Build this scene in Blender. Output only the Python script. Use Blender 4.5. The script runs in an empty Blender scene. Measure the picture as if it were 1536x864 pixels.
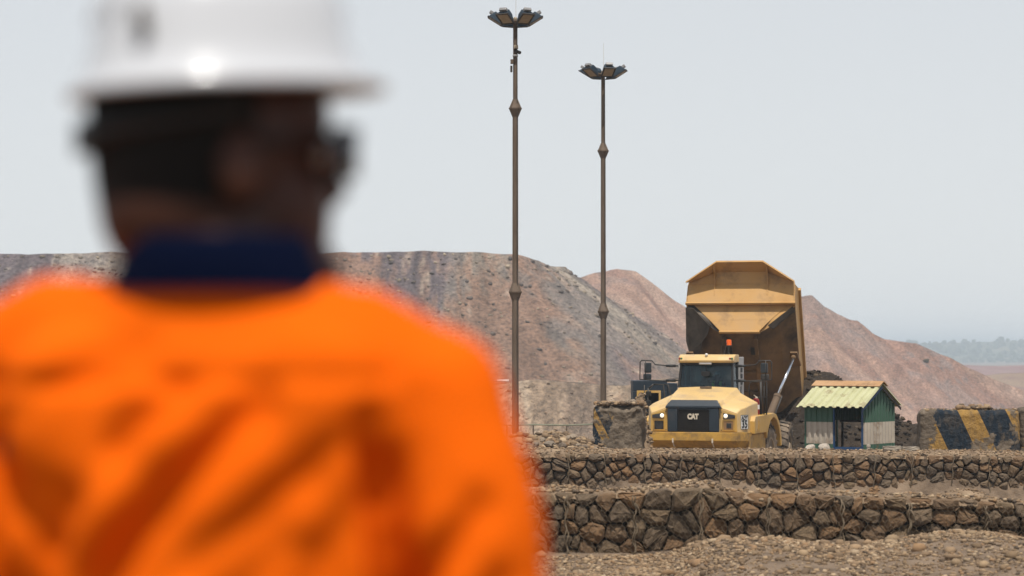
import bpy, bmesh, math, random
import numpy as np
from mathutils import Vector, Matrix

R = math.radians
random.seed(7)
rng = np.random.default_rng(7)
scene = bpy.context.scene
COL = scene.collection

# ------------------------------------------------------------------ camera
CAM_Z = 3.9                 # metres above the truck yard's datum
F_PX = 85.0 / 36.0 * 1536   # focal length in photograph pixels
HOR = 525.0                 # row of the horizon in the photograph
cam_d = bpy.data.cameras.new('camera')
cam_d.lens = 85.0
cam_d.sensor_width = 36.0
cam_d.clip_start = 0.05
cam_d.clip_end = 30000.0
cam_d.dof.use_dof = True
cam_d.dof.focus_distance = 60.0
cam_d.dof.aperture_fstop = 2.4
cam_d.dof.aperture_blades = 0
cam = bpy.data.objects.new('camera', cam_d)
COL.objects.link(cam)
cam.location = (0, 0, CAM_Z)
cam.rotation_euler = (R(90) + math.atan((HOR - 432.0) / F_PX), 0, 0)
scene.camera = cam

# ------------------------------------------------------------------ sky, sun, exposure
SUN_EL, SUN_AZ = 68.0, 4.0          # azimuth: degrees to the right of straight behind the camera
world = bpy.data.worlds.new('World')
scene.world = world
world.use_nodes = True
wn = world.node_tree
wn.nodes.clear()
sky = wn.nodes.new('ShaderNodeTexSky')
sky.sky_type = 'NISHITA'
sky.sun_disc = False
sky.sun_elevation = R(SUN_EL)
sky.sun_rotation = R(180 - SUN_AZ)
sky.altitude = 1200
sky.air_density = 0.8
sky.dust_density = 2.5
sky.ozone_density = 1.5
veil = wn.nodes.new('ShaderNodeMix')          # the even, milky dry-season haze over the whole sky
veil.data_type = 'RGBA'
veil.inputs[7].default_value = (7.8, 8.02, 8.12, 1)
wtc = wn.nodes.new('ShaderNodeTexCoord'); wsp = wn.nodes.new('ShaderNodeSeparateXYZ')
wmr = wn.nodes.new('ShaderNodeMapRange')       # the haze thins steadily from the horizon to the zenith, all the way round
wmr.inputs[1].default_value = 0.0; wmr.inputs[2].default_value = 1.0; wmr.inputs[3].default_value = 0.98; wmr.inputs[4].default_value = 0.12
wn.links.new(wtc.outputs['Generated'], wsp.inputs[0]); wn.links.new(wsp.outputs[2], wmr.inputs[0]); wn.links.new(wmr.outputs[0], veil.inputs[0])
wn.links.new(sky.outputs[0], veil.inputs[6])
bg = wn.nodes.new('ShaderNodeBackground')
bg.inputs[1].default_value = 0.1
wn.links.new(veil.outputs[2], bg.inputs[0])
wo = wn.nodes.new('ShaderNodeOutputWorld')
wn.links.new(bg.outputs[0], wo.inputs[0])

sun_d = bpy.data.lights.new('sun', 'SUN')
sun_d.energy = 5.0
sun_d.angle = R(0.6)
sun_d.color = (1.0, 0.955, 0.88)
sun = bpy.data.objects.new('sun', sun_d)
COL.objects.link(sun)
sdir = Vector((math.sin(R(SUN_AZ)) * math.cos(R(SUN_EL)), -math.cos(R(SUN_AZ)) * math.cos(R(SUN_EL)), math.sin(R(SUN_EL))))
sun.rotation_euler = (-sdir).to_track_quat('-Z', 'Y').to_euler()
sun.location = (20, -60, 120)

vs = scene.view_settings
vs.view_transform = 'Standard'
vs.look = 'None'
vs.exposure = 0.0
vs.gamma = 1.0
vs.use_curve_mapping = False
scene.cycles.use_denoising = True
scene.cycles.max_bounces = 6
scene.cycles.volume_bounces = 0
scene.cycles.sample_clamp_indirect = 4.0

# ------------------------------------------------------------------ helpers
def at(px, py, y):
    """point that shows at photo pixel (px, py) when it stands y metres in front of the camera"""
    return Vector(((px - 768) / F_PX * y, y, CAM_Z - (py - HOR) / F_PX * y))

def hash2(ix, iy, seed):
    h = (ix.astype(np.int64) * 374761393 + iy.astype(np.int64) * 668265263 + seed * 974711) & 0x7fffffff
    h = ((h ^ (h >> 13)) * 1274126177) & 0x7fffffff
    h = h ^ (h >> 16)
    return (h & 0xffff) / 65535.0

def vnoise(x, y, seed=0):
    x = np.asarray(x, float); y = np.asarray(y, float)
    x, y = np.broadcast_arrays(x, y)
    ix = np.floor(x); iy = np.floor(y)
    fx = x - ix; fy = y - iy
    fx = fx * fx * (3 - 2 * fx); fy = fy * fy * (3 - 2 * fy)
    a = hash2(ix, iy, seed); b = hash2(ix + 1, iy, seed)
    c = hash2(ix, iy + 1, seed); d = hash2(ix + 1, iy + 1, seed)
    return (a + (b - a) * fx) * (1 - fy) + (c + (d - c) * fx) * fy

def fbm(x, y, seed=0, oct=4, gain=0.5):
    s = 0; a = 1; t = 0
    x = np.asarray(x, float); y = np.asarray(y, float)
    for k in range(oct):
        s = s + a * vnoise(x * 2 ** k + 17.3 * k, y * 2 ** k - 9.1 * k, seed + k * 31)
        t += a; a *= gain
    return s / t * 2 - 1          # about -1..1

def sstep(a, b, x):
    t = np.clip((np.asarray(x, float) - a) / (b - a), 0, 1)
    return t * t * (3 - 2 * t)

def tag(o, label=None, cat=None, group=None, kind=None):
    if label: o['label'] = label
    if cat: o['category'] = cat
    if group: o['group'] = group
    if kind: o['kind'] = kind
    return o

def empty(name, loc=(0, 0, 0), rz=0.0):
    o = bpy.data.objects.new(name, None)
    o.empty_display_size = 0.2
    COL.objects.link(o)
    o.location = loc
    o.rotation_euler = (0, 0, rz)
    return o

def link_mesh(name, me, mat=None, parent=None, smooth=False, loc=None):
    if mat is not None and not me.materials:
        me.materials.append(mat)
    o = bpy.data.objects.new(name, me)
    COL.objects.link(o)
    if parent is not None:
        o.parent = parent
    if loc is not None:
        o.location = loc
    if smooth:
        me.shade_smooth()
    return o

def np_mesh(name, verts, faces, colors=None):
    """fast mesh from arrays; faces (n,3) or (n,4); colors per vertex -> attribute 'tone'"""
    me = bpy.data.meshes.new(name)
    verts = np.asarray(verts, np.float32); faces = np.asarray(faces, np.int32)
    n, k = faces.shape
    me.vertices.add(len(verts)); me.vertices.foreach_set('co', verts.ravel())
    me.loops.add(n * k); me.loops.foreach_set('vertex_index', faces.ravel())
    me.polygons.add(n)
    me.polygons.foreach_set('loop_start', np.arange(0, n * k, k, dtype=np.int32))
    me.polygons.foreach_set('loop_total', np.full(n, k, np.int32))
    me.update(calc_edges=True)
    if colors is not None:
        a = me.attributes.new('tone', 'FLOAT_COLOR', 'POINT')
        c = np.ones((len(verts), 4), np.float32); c[:, :3] = colors
        a.data.foreach_set('color', c.ravel())
    return me

def grid_faces(nu, nv):
    i = np.arange(nu - 1)[:, None] * nv + np.arange(nv - 1)[None, :]
    return np.stack([i, i + nv, i + nv + 1, i + 1], -1).reshape(-1, 4)

class MB:
    """collects shapes; build() links them as ONE mesh object. xf is a matrix applied to every point"""
    def __init__(self, xf=None):
        self.v = []; self.f = []; self.xf = xf or Matrix.Identity(4)
    def add(self, vs, fs, m=None):
        n = len(self.v)
        mm = self.xf @ m if m is not None else self.xf
        self.v += [tuple(mm @ Vector(p)) for p in vs]
        self.f += [tuple(i + n for i in f) for f in fs]
        return self
    def box(self, x0, x1, y0, y1, z0, z1, m=None, tx=0.0, ty=0.0):
        """tx/ty: how much the top is narrower on each side"""
        vs = [(x0, y0, z0), (x1, y0, z0), (x1, y1, z0), (x0, y1, z0),
              (x0 + tx, y0 + ty, z1), (x1 - tx, y0 + ty, z1), (x1 - tx, y1 - ty, z1), (x0 + tx, y1 - ty, z1)]
        return self.add(vs, [(3, 2, 1, 0), (4, 5, 6, 7), (0, 1, 5, 4), (1, 2, 6, 5), (2, 3, 7, 6), (3, 0, 4, 7)], m)
    def prism(self, pts, off, m=None):
        """planar polygon pts extruded by vector off"""
        n = len(pts); o = Vector(off)
        vs = [tuple(p) for p in pts] + [tuple(Vector(p) + o) for p in pts]
        fs = [tuple(range(n - 1, -1, -1)), tuple(range(n, 2 * n))]
        fs += [(i, (i + 1) % n, n + (i + 1) % n, n + i) for i in range(n)]
        return self.add(vs, fs, m)
    def tube(self, pts, r, seg=8, m=None, caps=True):
        pts = [Vector(p) for p in pts]
        rs = r if isinstance(r, (list, tuple)) else [r] * len(pts)
        vs = []; fs = []
        up = None
        for i, p in enumerate(pts):
            d = (pts[min(i + 1, len(pts) - 1)] - pts[max(i - 1, 0)]).normalized()
            if up is None:
                up = d.orthogonal().normalized()
            up = (up - d * up.dot(d))
            up = up.normalized() if up.length > 1e-6 else d.orthogonal().normalized()
            b = d.cross(up)
            for k in range(seg):
                a = 2 * math.pi * k / seg
                vs.append(p + (up * math.cos(a) + b * math.sin(a)) * rs[i])
        for i in range(len(pts) - 1):
            for k in range(seg):
                k2 = (k + 1) % seg
                fs.append((i * seg + k, i * seg + k2, (i + 1) * seg + k2, (i + 1) * seg + k))
        if caps:
            fs.append(tuple(range(seg - 1, -1, -1)))
            fs.append(tuple(range((len(pts) - 1) * seg, len(pts) * seg)))
        return self.add(vs, fs, m)
    def lathe(self, prof, seg=16, m=None, caps=True):
        """prof: list of (radius, height) about local z"""
        vs = []; fs = []
        for r, h in prof:
            for k in range(seg):
                a = 2 * math.pi * k / seg
                vs.append((r * math.cos(a), r * math.sin(a), h))
        for i in range(len(prof) - 1):
            for k in range(seg):
                k2 = (k + 1) % seg
                fs.append((i * seg + k, i * seg + k2, (i + 1) * seg + k2, (i + 1) * seg + k))
        if caps:
            fs.append(tuple(range(seg - 1, -1, -1)))
            fs.append(tuple(range((len(prof) - 1) * seg, len(prof) * seg)))
        return self.add(vs, fs, m)
    def loft(self, secs, closed=True, caps=True, m=None):
        n = len(secs[0]); vs = [p for s in secs for p in s]; fs = []
        for i in range(len(secs) - 1):
            for k in range(n if closed else n - 1):
                k2 = (k + 1) % n
                fs.append((i * n + k, i * n + k2, (i + 1) * n + k2, (i + 1) * n + k))
        if caps:
            fs.append(tuple(range(n - 1, -1, -1)))
            fs.append(tuple(range((len(secs) - 1) * n, len(secs) * n)))
        return self.add(vs, fs, m)
    def ball(self, c, r, seg=14, ring=10, m=None):
        rr = r if isinstance(r, (tuple, list)) else (r, r, r)
        vs = []; fs = []
        for i in range(1, ring):
            t = math.pi * i / ring
            for k in range(seg):
                a = 2 * math.pi * k / seg
                vs.append((c[0] + rr[0] * math.sin(t) * math.cos(a), c[1] + rr[1] * math.sin(t) * math.sin(a), c[2] + rr[2] * math.cos(t)))
        top = len(vs); vs.append((c[0], c[1], c[2] + rr[2])); vs.append((c[0], c[1], c[2] - rr[2]))
        for i in range(ring - 2):
            for k in range(seg):
                k2 = (k + 1) % seg
                fs.append((i * seg + k, (i + 1) * seg + k, (i + 1) * seg + k2, i * seg + k2))
        for k in range(seg):
            k2 = (k + 1) % seg
            fs.append((top, k, k2)); fs.append((top + 1, (ring - 2) * seg + k2, (ring - 2) * seg + k))
        return self.add(vs, fs, m)
    def mesh(self, name):
        me = bpy.data.meshes.new(name)
        me.from_pydata(self.v, [], self.f)
        bm = bmesh.new(); bm.from_mesh(me)
        bmesh.ops.recalc_face_normals(bm, faces=bm.faces)
        bm.to_mesh(me); bm.free()
        return me
    def build(self, name, mat, parent=None, smooth=False, bevel=0.0, auto=None):
        o = link_mesh(name, self.mesh(name), mat, parent, smooth)
        if bevel:
            b = o.modifiers.new('bevel', 'BEVEL'); b.width = bevel; b.segments = 2; b.limit_method = 'ANGLE'; b.angle_limit = R(35)
        if auto:
            o.data.set_sharp_from_angle(angle=R(auto))
        return o

# ------------------------------------------------------------------ procedural materials
def lin(r, g, b):
    f = lambda c: (c / 255 / 12.92) if c <= 10.3 else ((c / 255 + 0.055) / 1.055) ** 2.4
    return (f(r), f(g), f(b))

def mat(name, cols, scale=4.0, rough=0.85, bump=0.0, bscale=30.0, metal=0.0, detail=6.0, attr=False, objrand=0.0,
        dirt=None, dirt_amt=0.5, dirt_scale=2.0, stretch=(1, 1, 1), spec=0.3, rand_cols=None, bdist=0.02, emit=None, estr=0.0, coat=0.0):
    m = bpy.data.materials.new(name); m.use_nodes = True
    nt = m.node_tree; N = nt.nodes; L = nt.links
    p = N['Principled BSDF']
    p.inputs['Roughness'].default_value = rough
    p.inputs['Metallic'].default_value = metal
    p.inputs['Specular IOR Level'].default_value = spec
    p.inputs['Coat Weight'].default_value = coat
    tc = N.new('ShaderNodeTexCoord')
    mp = N.new('ShaderNodeMapping'); mp.inputs['Scale'].default_value = stretch
    L.new(tc.outputs['Object'], mp.inputs[0])
    nz = N.new('ShaderNodeTexNoise'); nz.inputs['Scale'].default_value = scale; nz.inputs['Detail'].default_value = detail
    nz.inputs['Roughness'].default_value = 0.6
    L.new(mp.outputs[0], nz.inputs['Vector'])
    rp = N.new('ShaderNodeValToRGB')
    k = len(cols)
    while len(rp.color_ramp.elements) < k: rp.color_ramp.elements.new(0.5)
    for i, c in enumerate(cols):
        e = rp.color_ramp.elements[i]
        e.position = 0.5 if k == 1 else 0.3 + 0.4 * i / (k - 1)
        e.color = (*c, 1)
    L.new(nz.outputs['Fac'], rp.inputs[0])
    col = rp.outputs[0]
    def mix(a, b, fac, mode='MIX'):
        x = N.new('ShaderNodeMix'); x.data_type = 'RGBA'; x.blend_type = mode
        for s, i in ((fac, 0), (a, 6), (b, 7)):
            if hasattr(s, 'links') or hasattr(s, 'is_linked'): L.new(s, x.inputs[i])
            else: x.inputs[i].default_value = s if i == 0 else (*s, 1)
        return x.outputs[2]
    if rand_cols:
        oi = N.new('ShaderNodeObjectInfo')
        r2 = N.new('ShaderNodeValToRGB'); r2.color_ramp.interpolation = 'LINEAR'
        while len(r2.color_ramp.elements) < len(rand_cols): r2.color_ramp.elements.new(0.5)
        for i, c in enumerate(rand_cols):
            r2.color_ramp.elements[i].position = i / (len(rand_cols) - 1); r2.color_ramp.elements[i].color = (*c, 1)
        L.new(oi.outputs['Random'], r2.inputs[0])
        col = mix(col, r2.outputs[0], 0.65)
    if attr:
        at_ = N.new('ShaderNodeAttribute'); at_.attribute_name = 'tone'
        col = mix(col, at_.outputs['Color'], 1.0, 'MULTIPLY')
    if dirt:
        n2 = N.new('ShaderNodeTexNoise'); n2.inputs['Scale'].default_value = dirt_scale; n2.inputs['Detail'].default_value = 9.0
        n2.inputs['Roughness'].default_value = 0.68
        L.new(tc.outputs['Object'], n2.inputs['Vector'])
        mr = N.new('ShaderNodeMapRange'); mr.inputs[1].default_value = 0.62 - 0.3 * dirt_amt; mr.inputs[2].default_value = 0.82 - 0.25 * dirt_amt
        L.new(n2.outputs['Fac'], mr.inputs[0])
        col = mix(col, dirt, mr.outputs[0])
    L.new(col, p.inputs['Base Color'])
    if bump:
        nb = N.new('ShaderNodeTexNoise'); nb.inputs['Scale'].default_value = bscale; nb.inputs['Detail'].default_value = 8.0
        nb.inputs['Roughness'].default_value = 0.65
        L.new(tc.outputs['Object'], nb.inputs['Vector'])
        b = N.new('ShaderNodeBump'); b.inputs['Strength'].default_value = bump; b.inputs['Distance'].default_value = bdist
        L.new(nb.outputs['Fac'], b.inputs['Height']); L.new(b.outputs[0], p.inputs['Normal'])
    if emit:
        p.inputs['Emission Color'].default_value = (*emit, 1); p.inputs['Emission Strength'].default_value = estr
    return m

DUST = (0.30, 0.22, 0.15)
MT = {}
MT['ground'] = mat('ground', [(0.085, 0.058, 0.038), (0.17, 0.12, 0.08), (0.23, 0.165, 0.11)], 1.6, 0.95, 0.9, 7, attr=False, bdist=0.06)
MT['cap'] = mat('wall_dirt', [(0.12, 0.08, 0.05), (0.21, 0.145, 0.09), (0.29, 0.205, 0.13)], 3.0, 0.95, 0.9, 12, bdist=0.05)
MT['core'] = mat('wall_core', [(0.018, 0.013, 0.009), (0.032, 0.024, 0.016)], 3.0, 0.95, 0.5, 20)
MT['stone'] = mat('stone', [(0.055, 0.039, 0.026), (0.13, 0.09, 0.055), (0.21, 0.145, 0.088)], 5.0, 0.9, 0.8, 14, bdist=0.04,
                  rand_cols=[(0.10, 0.069, 0.042), (0.15, 0.078, 0.034), (0.078, 0.059, 0.042), (0.15, 0.10, 0.055), (0.09, 0.063, 0.041), (0.20, 0.105, 0.044), (0.066, 0.052, 0.039), (0.13, 0.09, 0.056)])
MT['pebble'] = mat('pebble', [(0.85, 0.85, 0.85), (1, 1, 1)], 20.0, 0.9, attr=True)
MT['hill'] = mat('hill', [(0.45, 0.45, 0.46), (0.95, 0.95, 0.95), (1.45, 1.42, 1.38)], 1.9, 0.95, 1.0, 1.3, attr=True, bdist=0.8, detail=9)
MT['heap'] = mat('heap', [(0.014, 0.010, 0.007), (0.032, 0.022, 0.014), (0.06, 0.042, 0.027)], 1.5, 0.95, 0.8, 6, bdist=0.1)
MT['rock'] = mat('rock', [(0.12, 0.09, 0.065), (0.22, 0.17, 0.125), (0.30, 0.24, 0.18)], 3.5, 0.9, 0.5, 16, bdist=0.03,
                 rand_cols=[(0.20, 0.15, 0.11), (0.12, 0.09, 0.065), (0.28, 0.22, 0.16), (0.16, 0.13, 0.10)])
MT['pale_rock'] = mat('pale_rock', [(0.30, 0.25, 0.20), (0.45, 0.39, 0.32)], 5.0, 0.9, 0.5, 20, bdist=0.02)
MT['wire'] = mat('rusty_wire', [(0.12, 0.088, 0.055), (0.21, 0.16, 0.105)], 8.0, 0.7, metal=0.2)
# ================================================================== the setting
def gz(x, y):
    """height of the ground sheet"""
    x = np.asarray(x, float); y = np.asarray(y, float)
    yy = [-60, 8, 14, 20, 27, 31, 34.8, 35.6, 37.2, 42, 55, 63.2, 64.0, 66.8, 70.5, 96, 115, 200, 270, 700, 2500, 30000]
    zz = [2.5, 2.5, 2.1, 1.65, 1.12, 0.98, 0.90, 0.9, 1.1, 0.4, -0.05, -0.2, 1.12, 1.12, -0.3, -0.4, -1.2, -8, -13, -17, -14.5, -14]
    z = np.interp(y, yy, zz)
    # gravel bank thrown up against the front gabions, right of the middle
    bank = sstep(2.2, 2.9, x) * np.exp(-((y - 32.6) / 3.6) ** 2) * (0.37 + 0.05 * np.sin(x * 1.1 + 0.6) + 0.06 * np.sin(x * 2.3))
    z = z + np.where(y < 35.75, bank, 0) - 0.10 * sstep(2.6, 1.8, x) * np.exp(-((y - 33.5) / 2.5) ** 2)
    near = np.clip((60 - y) / 40, 0, 1)
    z = z + near * 0.05 * fbm(x * 0.8, y * 0.8, 3) + near * 0.02 * fbm(x * 5, y * 5, 5, 3)
    z = z + sstep(120, 700, y) * 2.0 * fbm(x * 0.004, y * 0.003, 8)
    return z

def spaced(parts):
    out = []
    for a, b, n in parts:
        out += list(np.linspace(a, b, n, endpoint=False))
    out.append(parts[-1][1])
    return np.array(out)

xs = spaced([(-16000, -1000, 12), (-1000, -100, 18), (-100, -12, 44), (-12, -2, 40), (-2, 10, 150), (10, 20, 40), (20, 110, 45), (110, 1000, 30), (1000, 16000, 14)])
ys = spaced([(-60, 4, 16), (4, 24, 40), (24, 36.4, 150), (36.4, 68, 110), (68, 120, 52), (120, 400, 40), (400, 3000, 40), (3000, 20000, 20)])
X, Y = np.meshgrid(xs, ys, indexing='ij')
Z = gz(X, Y)
ground = link_mesh('ground', np_mesh('ground', np.stack([X, Y, Z], -1).reshape(-1, 3), grid_faces(len(xs), len(ys))), MT['ground'], smooth=True)
tag(ground, 'brown gravelly ground sloping from the camera down to the truck yard', 'ground', kind='structure')

ICO_V = []
_t = (1 + 5 ** 0.5) / 2
for a, b in ((-1, _t), (1, _t), (-1, -_t), (1, -_t)):
    ICO_V.append((a, b, 0))
for a, b in ((-1, _t), (1, _t), (-1, -_t), (1, -_t)):
    ICO_V.append((0, a, b))
for a, b in ((-1, _t), (1, _t), (-1, -_t), (1, -_t)):
    ICO_V.append((b, 0, a))
ICO_V = np.array(ICO_V, float) / math.hypot(1, _t)
ICO_F = np.array([(0, 11, 5), (0, 5, 1), (0, 1, 7), (0, 7, 10), (0, 10, 11), (1, 5, 9), (5, 11, 4), (11, 10, 2), (10, 7, 6), (7, 1, 8),
                  (3, 9, 4), (3, 4, 2), (3, 2, 6), (3, 6, 8), (3, 8, 9), (4, 9, 5), (2, 4, 11), (6, 2, 10), (8, 6, 7), (9, 8, 1)])
ICO_V = ICO_V[:, [0, 1, 2]]

def pebbles(P, S, cols, flat=0.7):
    """P (n,3) centres, S (n,) radii, cols (n,3) -> verts, faces, colours of n faceted stones"""
    n = len(P)
    jit = 1 + 0.55 * (rng.random((n, 12, 1)) - 0.5)
    v = ICO_V[None] * jit
    v = v * np.stack([0.75 + 0.6 * rng.random(n), 0.75 + 0.6 * rng.random(n), flat * (0.7 + 0.6 * rng.random(n))], -1)[:, None, :]
    a = rng.random(n) * 6.283; t = (rng.random(n) - 0.5) * 1.0
    ca, sa, ct, st = np.cos(a), np.sin(a), np.cos(t), np.sin(t)
    x, y, z = v[..., 0], v[..., 1], v[..., 2]
    x, z = x * ct[:, None] - z * st[:, None], x * st[:, None] + z * ct[:, None]
    x, y = x * ca[:, None] - y * sa[:, None], x * sa[:, None] + y * ca[:, None]
    v = np.stack([x, y, z], -1) * S[:, None, None] + P[:, None, :]
    f = ICO_F[None] + (np.arange(n) * 12)[:, None, None]
    c = np.repeat(cols[:, None, :], 12, 1)
    return v.reshape(-1, 3), f.reshape(-1, 3), c.reshape(-1, 3)

STONE_TONES = np.array([(0.23, 0.16, 0.10), (0.18, 0.125, 0.08), (0.27, 0.195, 0.125), (0.12, 0.085, 0.058), (0.34, 0.26, 0.18), (0.22, 0.14, 0.08), (0.08, 0.06, 0.045)])
def tones(n, tab=STONE_TONES, p=None):
    c = tab[rng.choice(len(tab), n, p=p)] * (0.75 + 0.5 * rng.random((n, 1))) * np.array((1.04, 1.0, 0.92))
    return c

def pebble_obj(name, P, S, cols, label, cat, parent=None, flat=0.7):
    v, f, c = pebbles(P, S, cols, flat)
    o = link_mesh(name, np_mesh(name, v, f, c), MT['pebble'], parent)
    if parent is None: tag(o, label, cat, kind='stuff')
    else: o['kind'] = 'stuff'
    return o

# loose gravel in front of the front gabions
n = 46000
gx = -1.5 + rng.random(n) * 11; gy = 25.5 + 10.2 * rng.random(n) ** 0.8
keep = rng.random(n) < (0.35 + 0.65 * sstep(-0.2, 0.25, fbm(gx * 0.9, gy * 0.7, 40, 3)))
gx, gy = gx[keep], gy[keep]
gs = 0.011 + 0.030 * rng.random(len(gx)) ** 2.4
big = rng.random(len(gx)) < 0.03
gs[big] *= 2.3
gp = np.stack([gx, gy, gz(gx, gy) + gs * 0.25], -1)
gc = tones(len(gx), p=[.25, .2, .2, .12, .1, .1, .03])
pebble_obj('gravel', gp, gs, gc, 'loose brown gravel heaped in front of the nearer gabion wall', 'gravel')

n = 9000
gx = -4 + rng.random(n) * 20; gy = 44 + 19.2 * rng.random(n)
gs = 0.016 + 0.05 * rng.random(n) ** 3
pebble_obj('gravel', np.stack([gx, gy, gz(gx, gy) + gs * 0.25], -1), gs, tones(n), 'loose stones on the ground between the two gabion walls', 'gravel')

# ---------------------------------------------------------------- spoil dumps behind the yard
def dump(name, edge, H, length, alpha, ds, dd, seed, pal, gully=0.6, label='', back=25, stripe=7.0, floor=-12):
    """angle-of-repose face below a crest line; edge: function s -> (x, y, nx, ny); H: function s -> crest height"""
    s = np.arange(0, length, ds)
    ex, ey, nx, ny = edge(s)
    d = np.concatenate([[-back, -back * 0.4, -3, -1, -0.4], np.arange(0, 46, dd)])
    S, D = np.meshgrid(s, d, indexing='ij')
    dc = np.maximum(D, 0)
    wob = 1.2 * fbm(S * 0.08, S * 0 + 3, seed + 1, 4) + 0.35 * fbm(S * 0.5, S * 0, seed + 2, 3)
    run = np.where(D < 0, D, D * math.cos(alpha)) + wob * np.clip(1 - D / 25, 0, 1) * (D > -2)
    Xv = ex[:, None] + nx[:, None] * run
    Yv = ey[:, None] + ny[:, None] * run
    rel = (0.5 - 2.2 * np.abs(fbm(S / stripe * 1.6 + 0.05 * D, D * 0.02, seed + 5, 3))) * gully * np.clip(D / 5, 0, 1)
    rel += 0.5 * gully * (0.5 - 2 * np.abs(fbm(S / stripe * 5.1 + 0.1 * D, D * 0.05, seed + 6, 3))) * np.clip(D / 4, 0, 1)
    rel += 0.22 * fbm(S * 0.9, D * 0.35, seed + 7, 4) * (D > 0.5)
    rel += 0.12 * fbm(S * 3.1, D * 2.1, seed + 9, 2) * (D > 0.3)
    Zv = H(s)[:, None] - dc * math.sin(alpha) + rel + 0.2 * fbm(S * 0.3, D * 0.2, seed + 11) * (D <= 0.5)
    Zv += 0.9 * sstep(28, 46, D) * (D - 28) * 0.18
    Zv = np.maximum(Zv, floor)
    # streaks of differing spoil run down the fall line
    t1 = fbm(S / stripe, D * 0.012, seed + 20, 4)
    t2 = fbm(S / (stripe * 2.3) + 5, D * 0.02 + 0.02 * S, seed + 26, 3)
    t3 = fbm(S * 1.6, D * 0.25, seed + 30, 4)
    base = np.array(pal[0])[None, None] * np.ones(S.shape + (1,))
    def blend(c, col, w): return c + (np.array(col)[None, None] - c) * np.clip(w, 0, 1)[..., None]
    base = blend(base, pal[1], sstep(0.04, 0.2, t1) * 1.0)
    base = blend(base, pal[2], sstep(0.08, 0.24, -t1 + 0.2 * t3) * 1.0)
    base = blend(base, pal[3], sstep(0.12, 0.30, t2 + 0.2 * t3) * 0.9)
    base = blend(base, pal[4], sstep(0.3, 0.6, t3 - 0.3 * t2) * 0.6)
    base = base * (1 + 0.36 * t3 + 0.42 * fbm(S * 0.9, D * 0.03, seed + 41, 4))[..., None] * 1.12
    o = link_mesh(name, np_mesh(name, np.stack([Xv, Yv, Zv], -1).reshape(-1, 3), grid_faces(*S.shape), base.reshape(-1, 3)), MT['hill'], smooth=True)
    tag(o, label, 'hill', kind='structure')
    def pick(si, di):
        return np.stack([Xv[si, di], Yv[si, di], Zv[si, di]], -1)
    return pick, S.shape, d

YD = 300.0
def arc_edge(x0, xc, y, rad, turn=1.9):
    L1 = xc - x0
    def f(s):
        a = np.clip((s - L1) / rad, 0, turn)
        over = np.maximum(s - L1 - rad * turn, 0)
        x = np.where(s < L1, x0 + s, xc + rad * np.sin(a) + over * np.cos(a))
        yv = np.where(s < L1, y, y + rad * (1 - np.cos(a)) + over * np.sin(a))
        return x, yv, np.sin(a), -np.cos(a)
    return f, L1
ed, L1 = arc_edge(-84.0, -5.0, YD, 12.0, 1.75)
pal_grey = [(0.185, 0.155, 0.135), (0.118, 0.095, 0.098), (0.25, 0.212, 0.172), (0.20, 0.120, 0.082), (0.27, 0.23, 0.185)]
def H1(s):
    return 16.0 + 0.15 * np.sin(s * 0.2) - 1.5 * sstep(L1 + 5, L1 + 12, s) - 0.8 * sstep(L1 + 18, L1 + 60, s)
pick1, shp1, d1 = dump('spoil_dump', ed, H1, L1 + 80, R(35), 0.36, 0.36, 100, pal_grey, 0.75, 'long flat-topped grey-brown spoil dump behind the light masts', stripe=8.0)

# sandy bank at its foot
YB = 215.0
eb, LB = arc_edge(-22.0, 9.0, YB, 14.0, 1.6)
def H2(s):
    return 0.9 + 0.25 * np.sin(s * 0.35) - 0.9 * sstep(26, 8, s) + 0.35 * fbm(s * 0.3, s * 0, 71)
pal_sand = [(0.29, 0.21, 0.145), (0.225, 0.165, 0.12), (0.34, 0.255, 0.18), (0.30, 0.19, 0.12), (0.25, 0.195, 0.145)]
pick2, shp2, d2 = dump('sandy_bank', eb, H2, 62, R(38), 0.25, 0.3, 200, pal_sand, 1.1, 'pale sandy bank with gullies at the foot of the grey dump', back=5, stripe=3.2)

# red-brown hill further back: crest read from the skyline, slope laid forward from it
YH = 560.0
sky_px = np.array([(700, 440), (860, 420), (885, 411), (925, 404), (955, 408), (985, 430), (1015, 453), (1060, 480), (1120, 478), (1170, 458), (1198, 446), (1218, 443),
                   (1236, 460), (1256, 470), (1275, 479), (1286, 480), (1310, 500), (1326, 509), (1340, 511), (1375, 515), (1400, 527), (1425, 536),
                   (1450, 551), (1480, 564), (1536, 586), (1620, 620), (1720, 668), (1800, 690)], float)
hx = (sky_px[:, 0] - 768) / F_PX * YH; hz = CAM_Z - (sky_px[:, 1] - HOR) / F_PX * YH
xx = np.arange(hx[0], hx[-1], 0.45); dd_ = np.concatenate([np.arange(-40, 0, 4), np.arange(0, 66, 0.7)])
XX, DD = np.meshgrid(xx, dd_, indexing='ij')
cz = np.interp(xx, hx, hz) + 0.25 * fbm(xx * 0.25, xx * 0, 61)
fall = np.where(DD > 0, DD * 0.58, -DD * 0.3)
terr = 1.4 * (0.4 - 2 * np.abs(fbm(XX * 0.07 - 0.05 * DD, DD * 0.03, 62, 4))) * np.clip(DD / 8, 0, 1) + 0.9 * (0.4 - 2 * np.abs(fbm(XX * 0.22 - DD * 0.14, DD * 0.05, 63, 4))) * np.clip(DD / 3, 0, 1) + 0.5 * fbm(XX * 0.03, DD * 0.35 + XX * 0.02, 67, 3) * np.clip(DD / 6, 0, 1)
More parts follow.
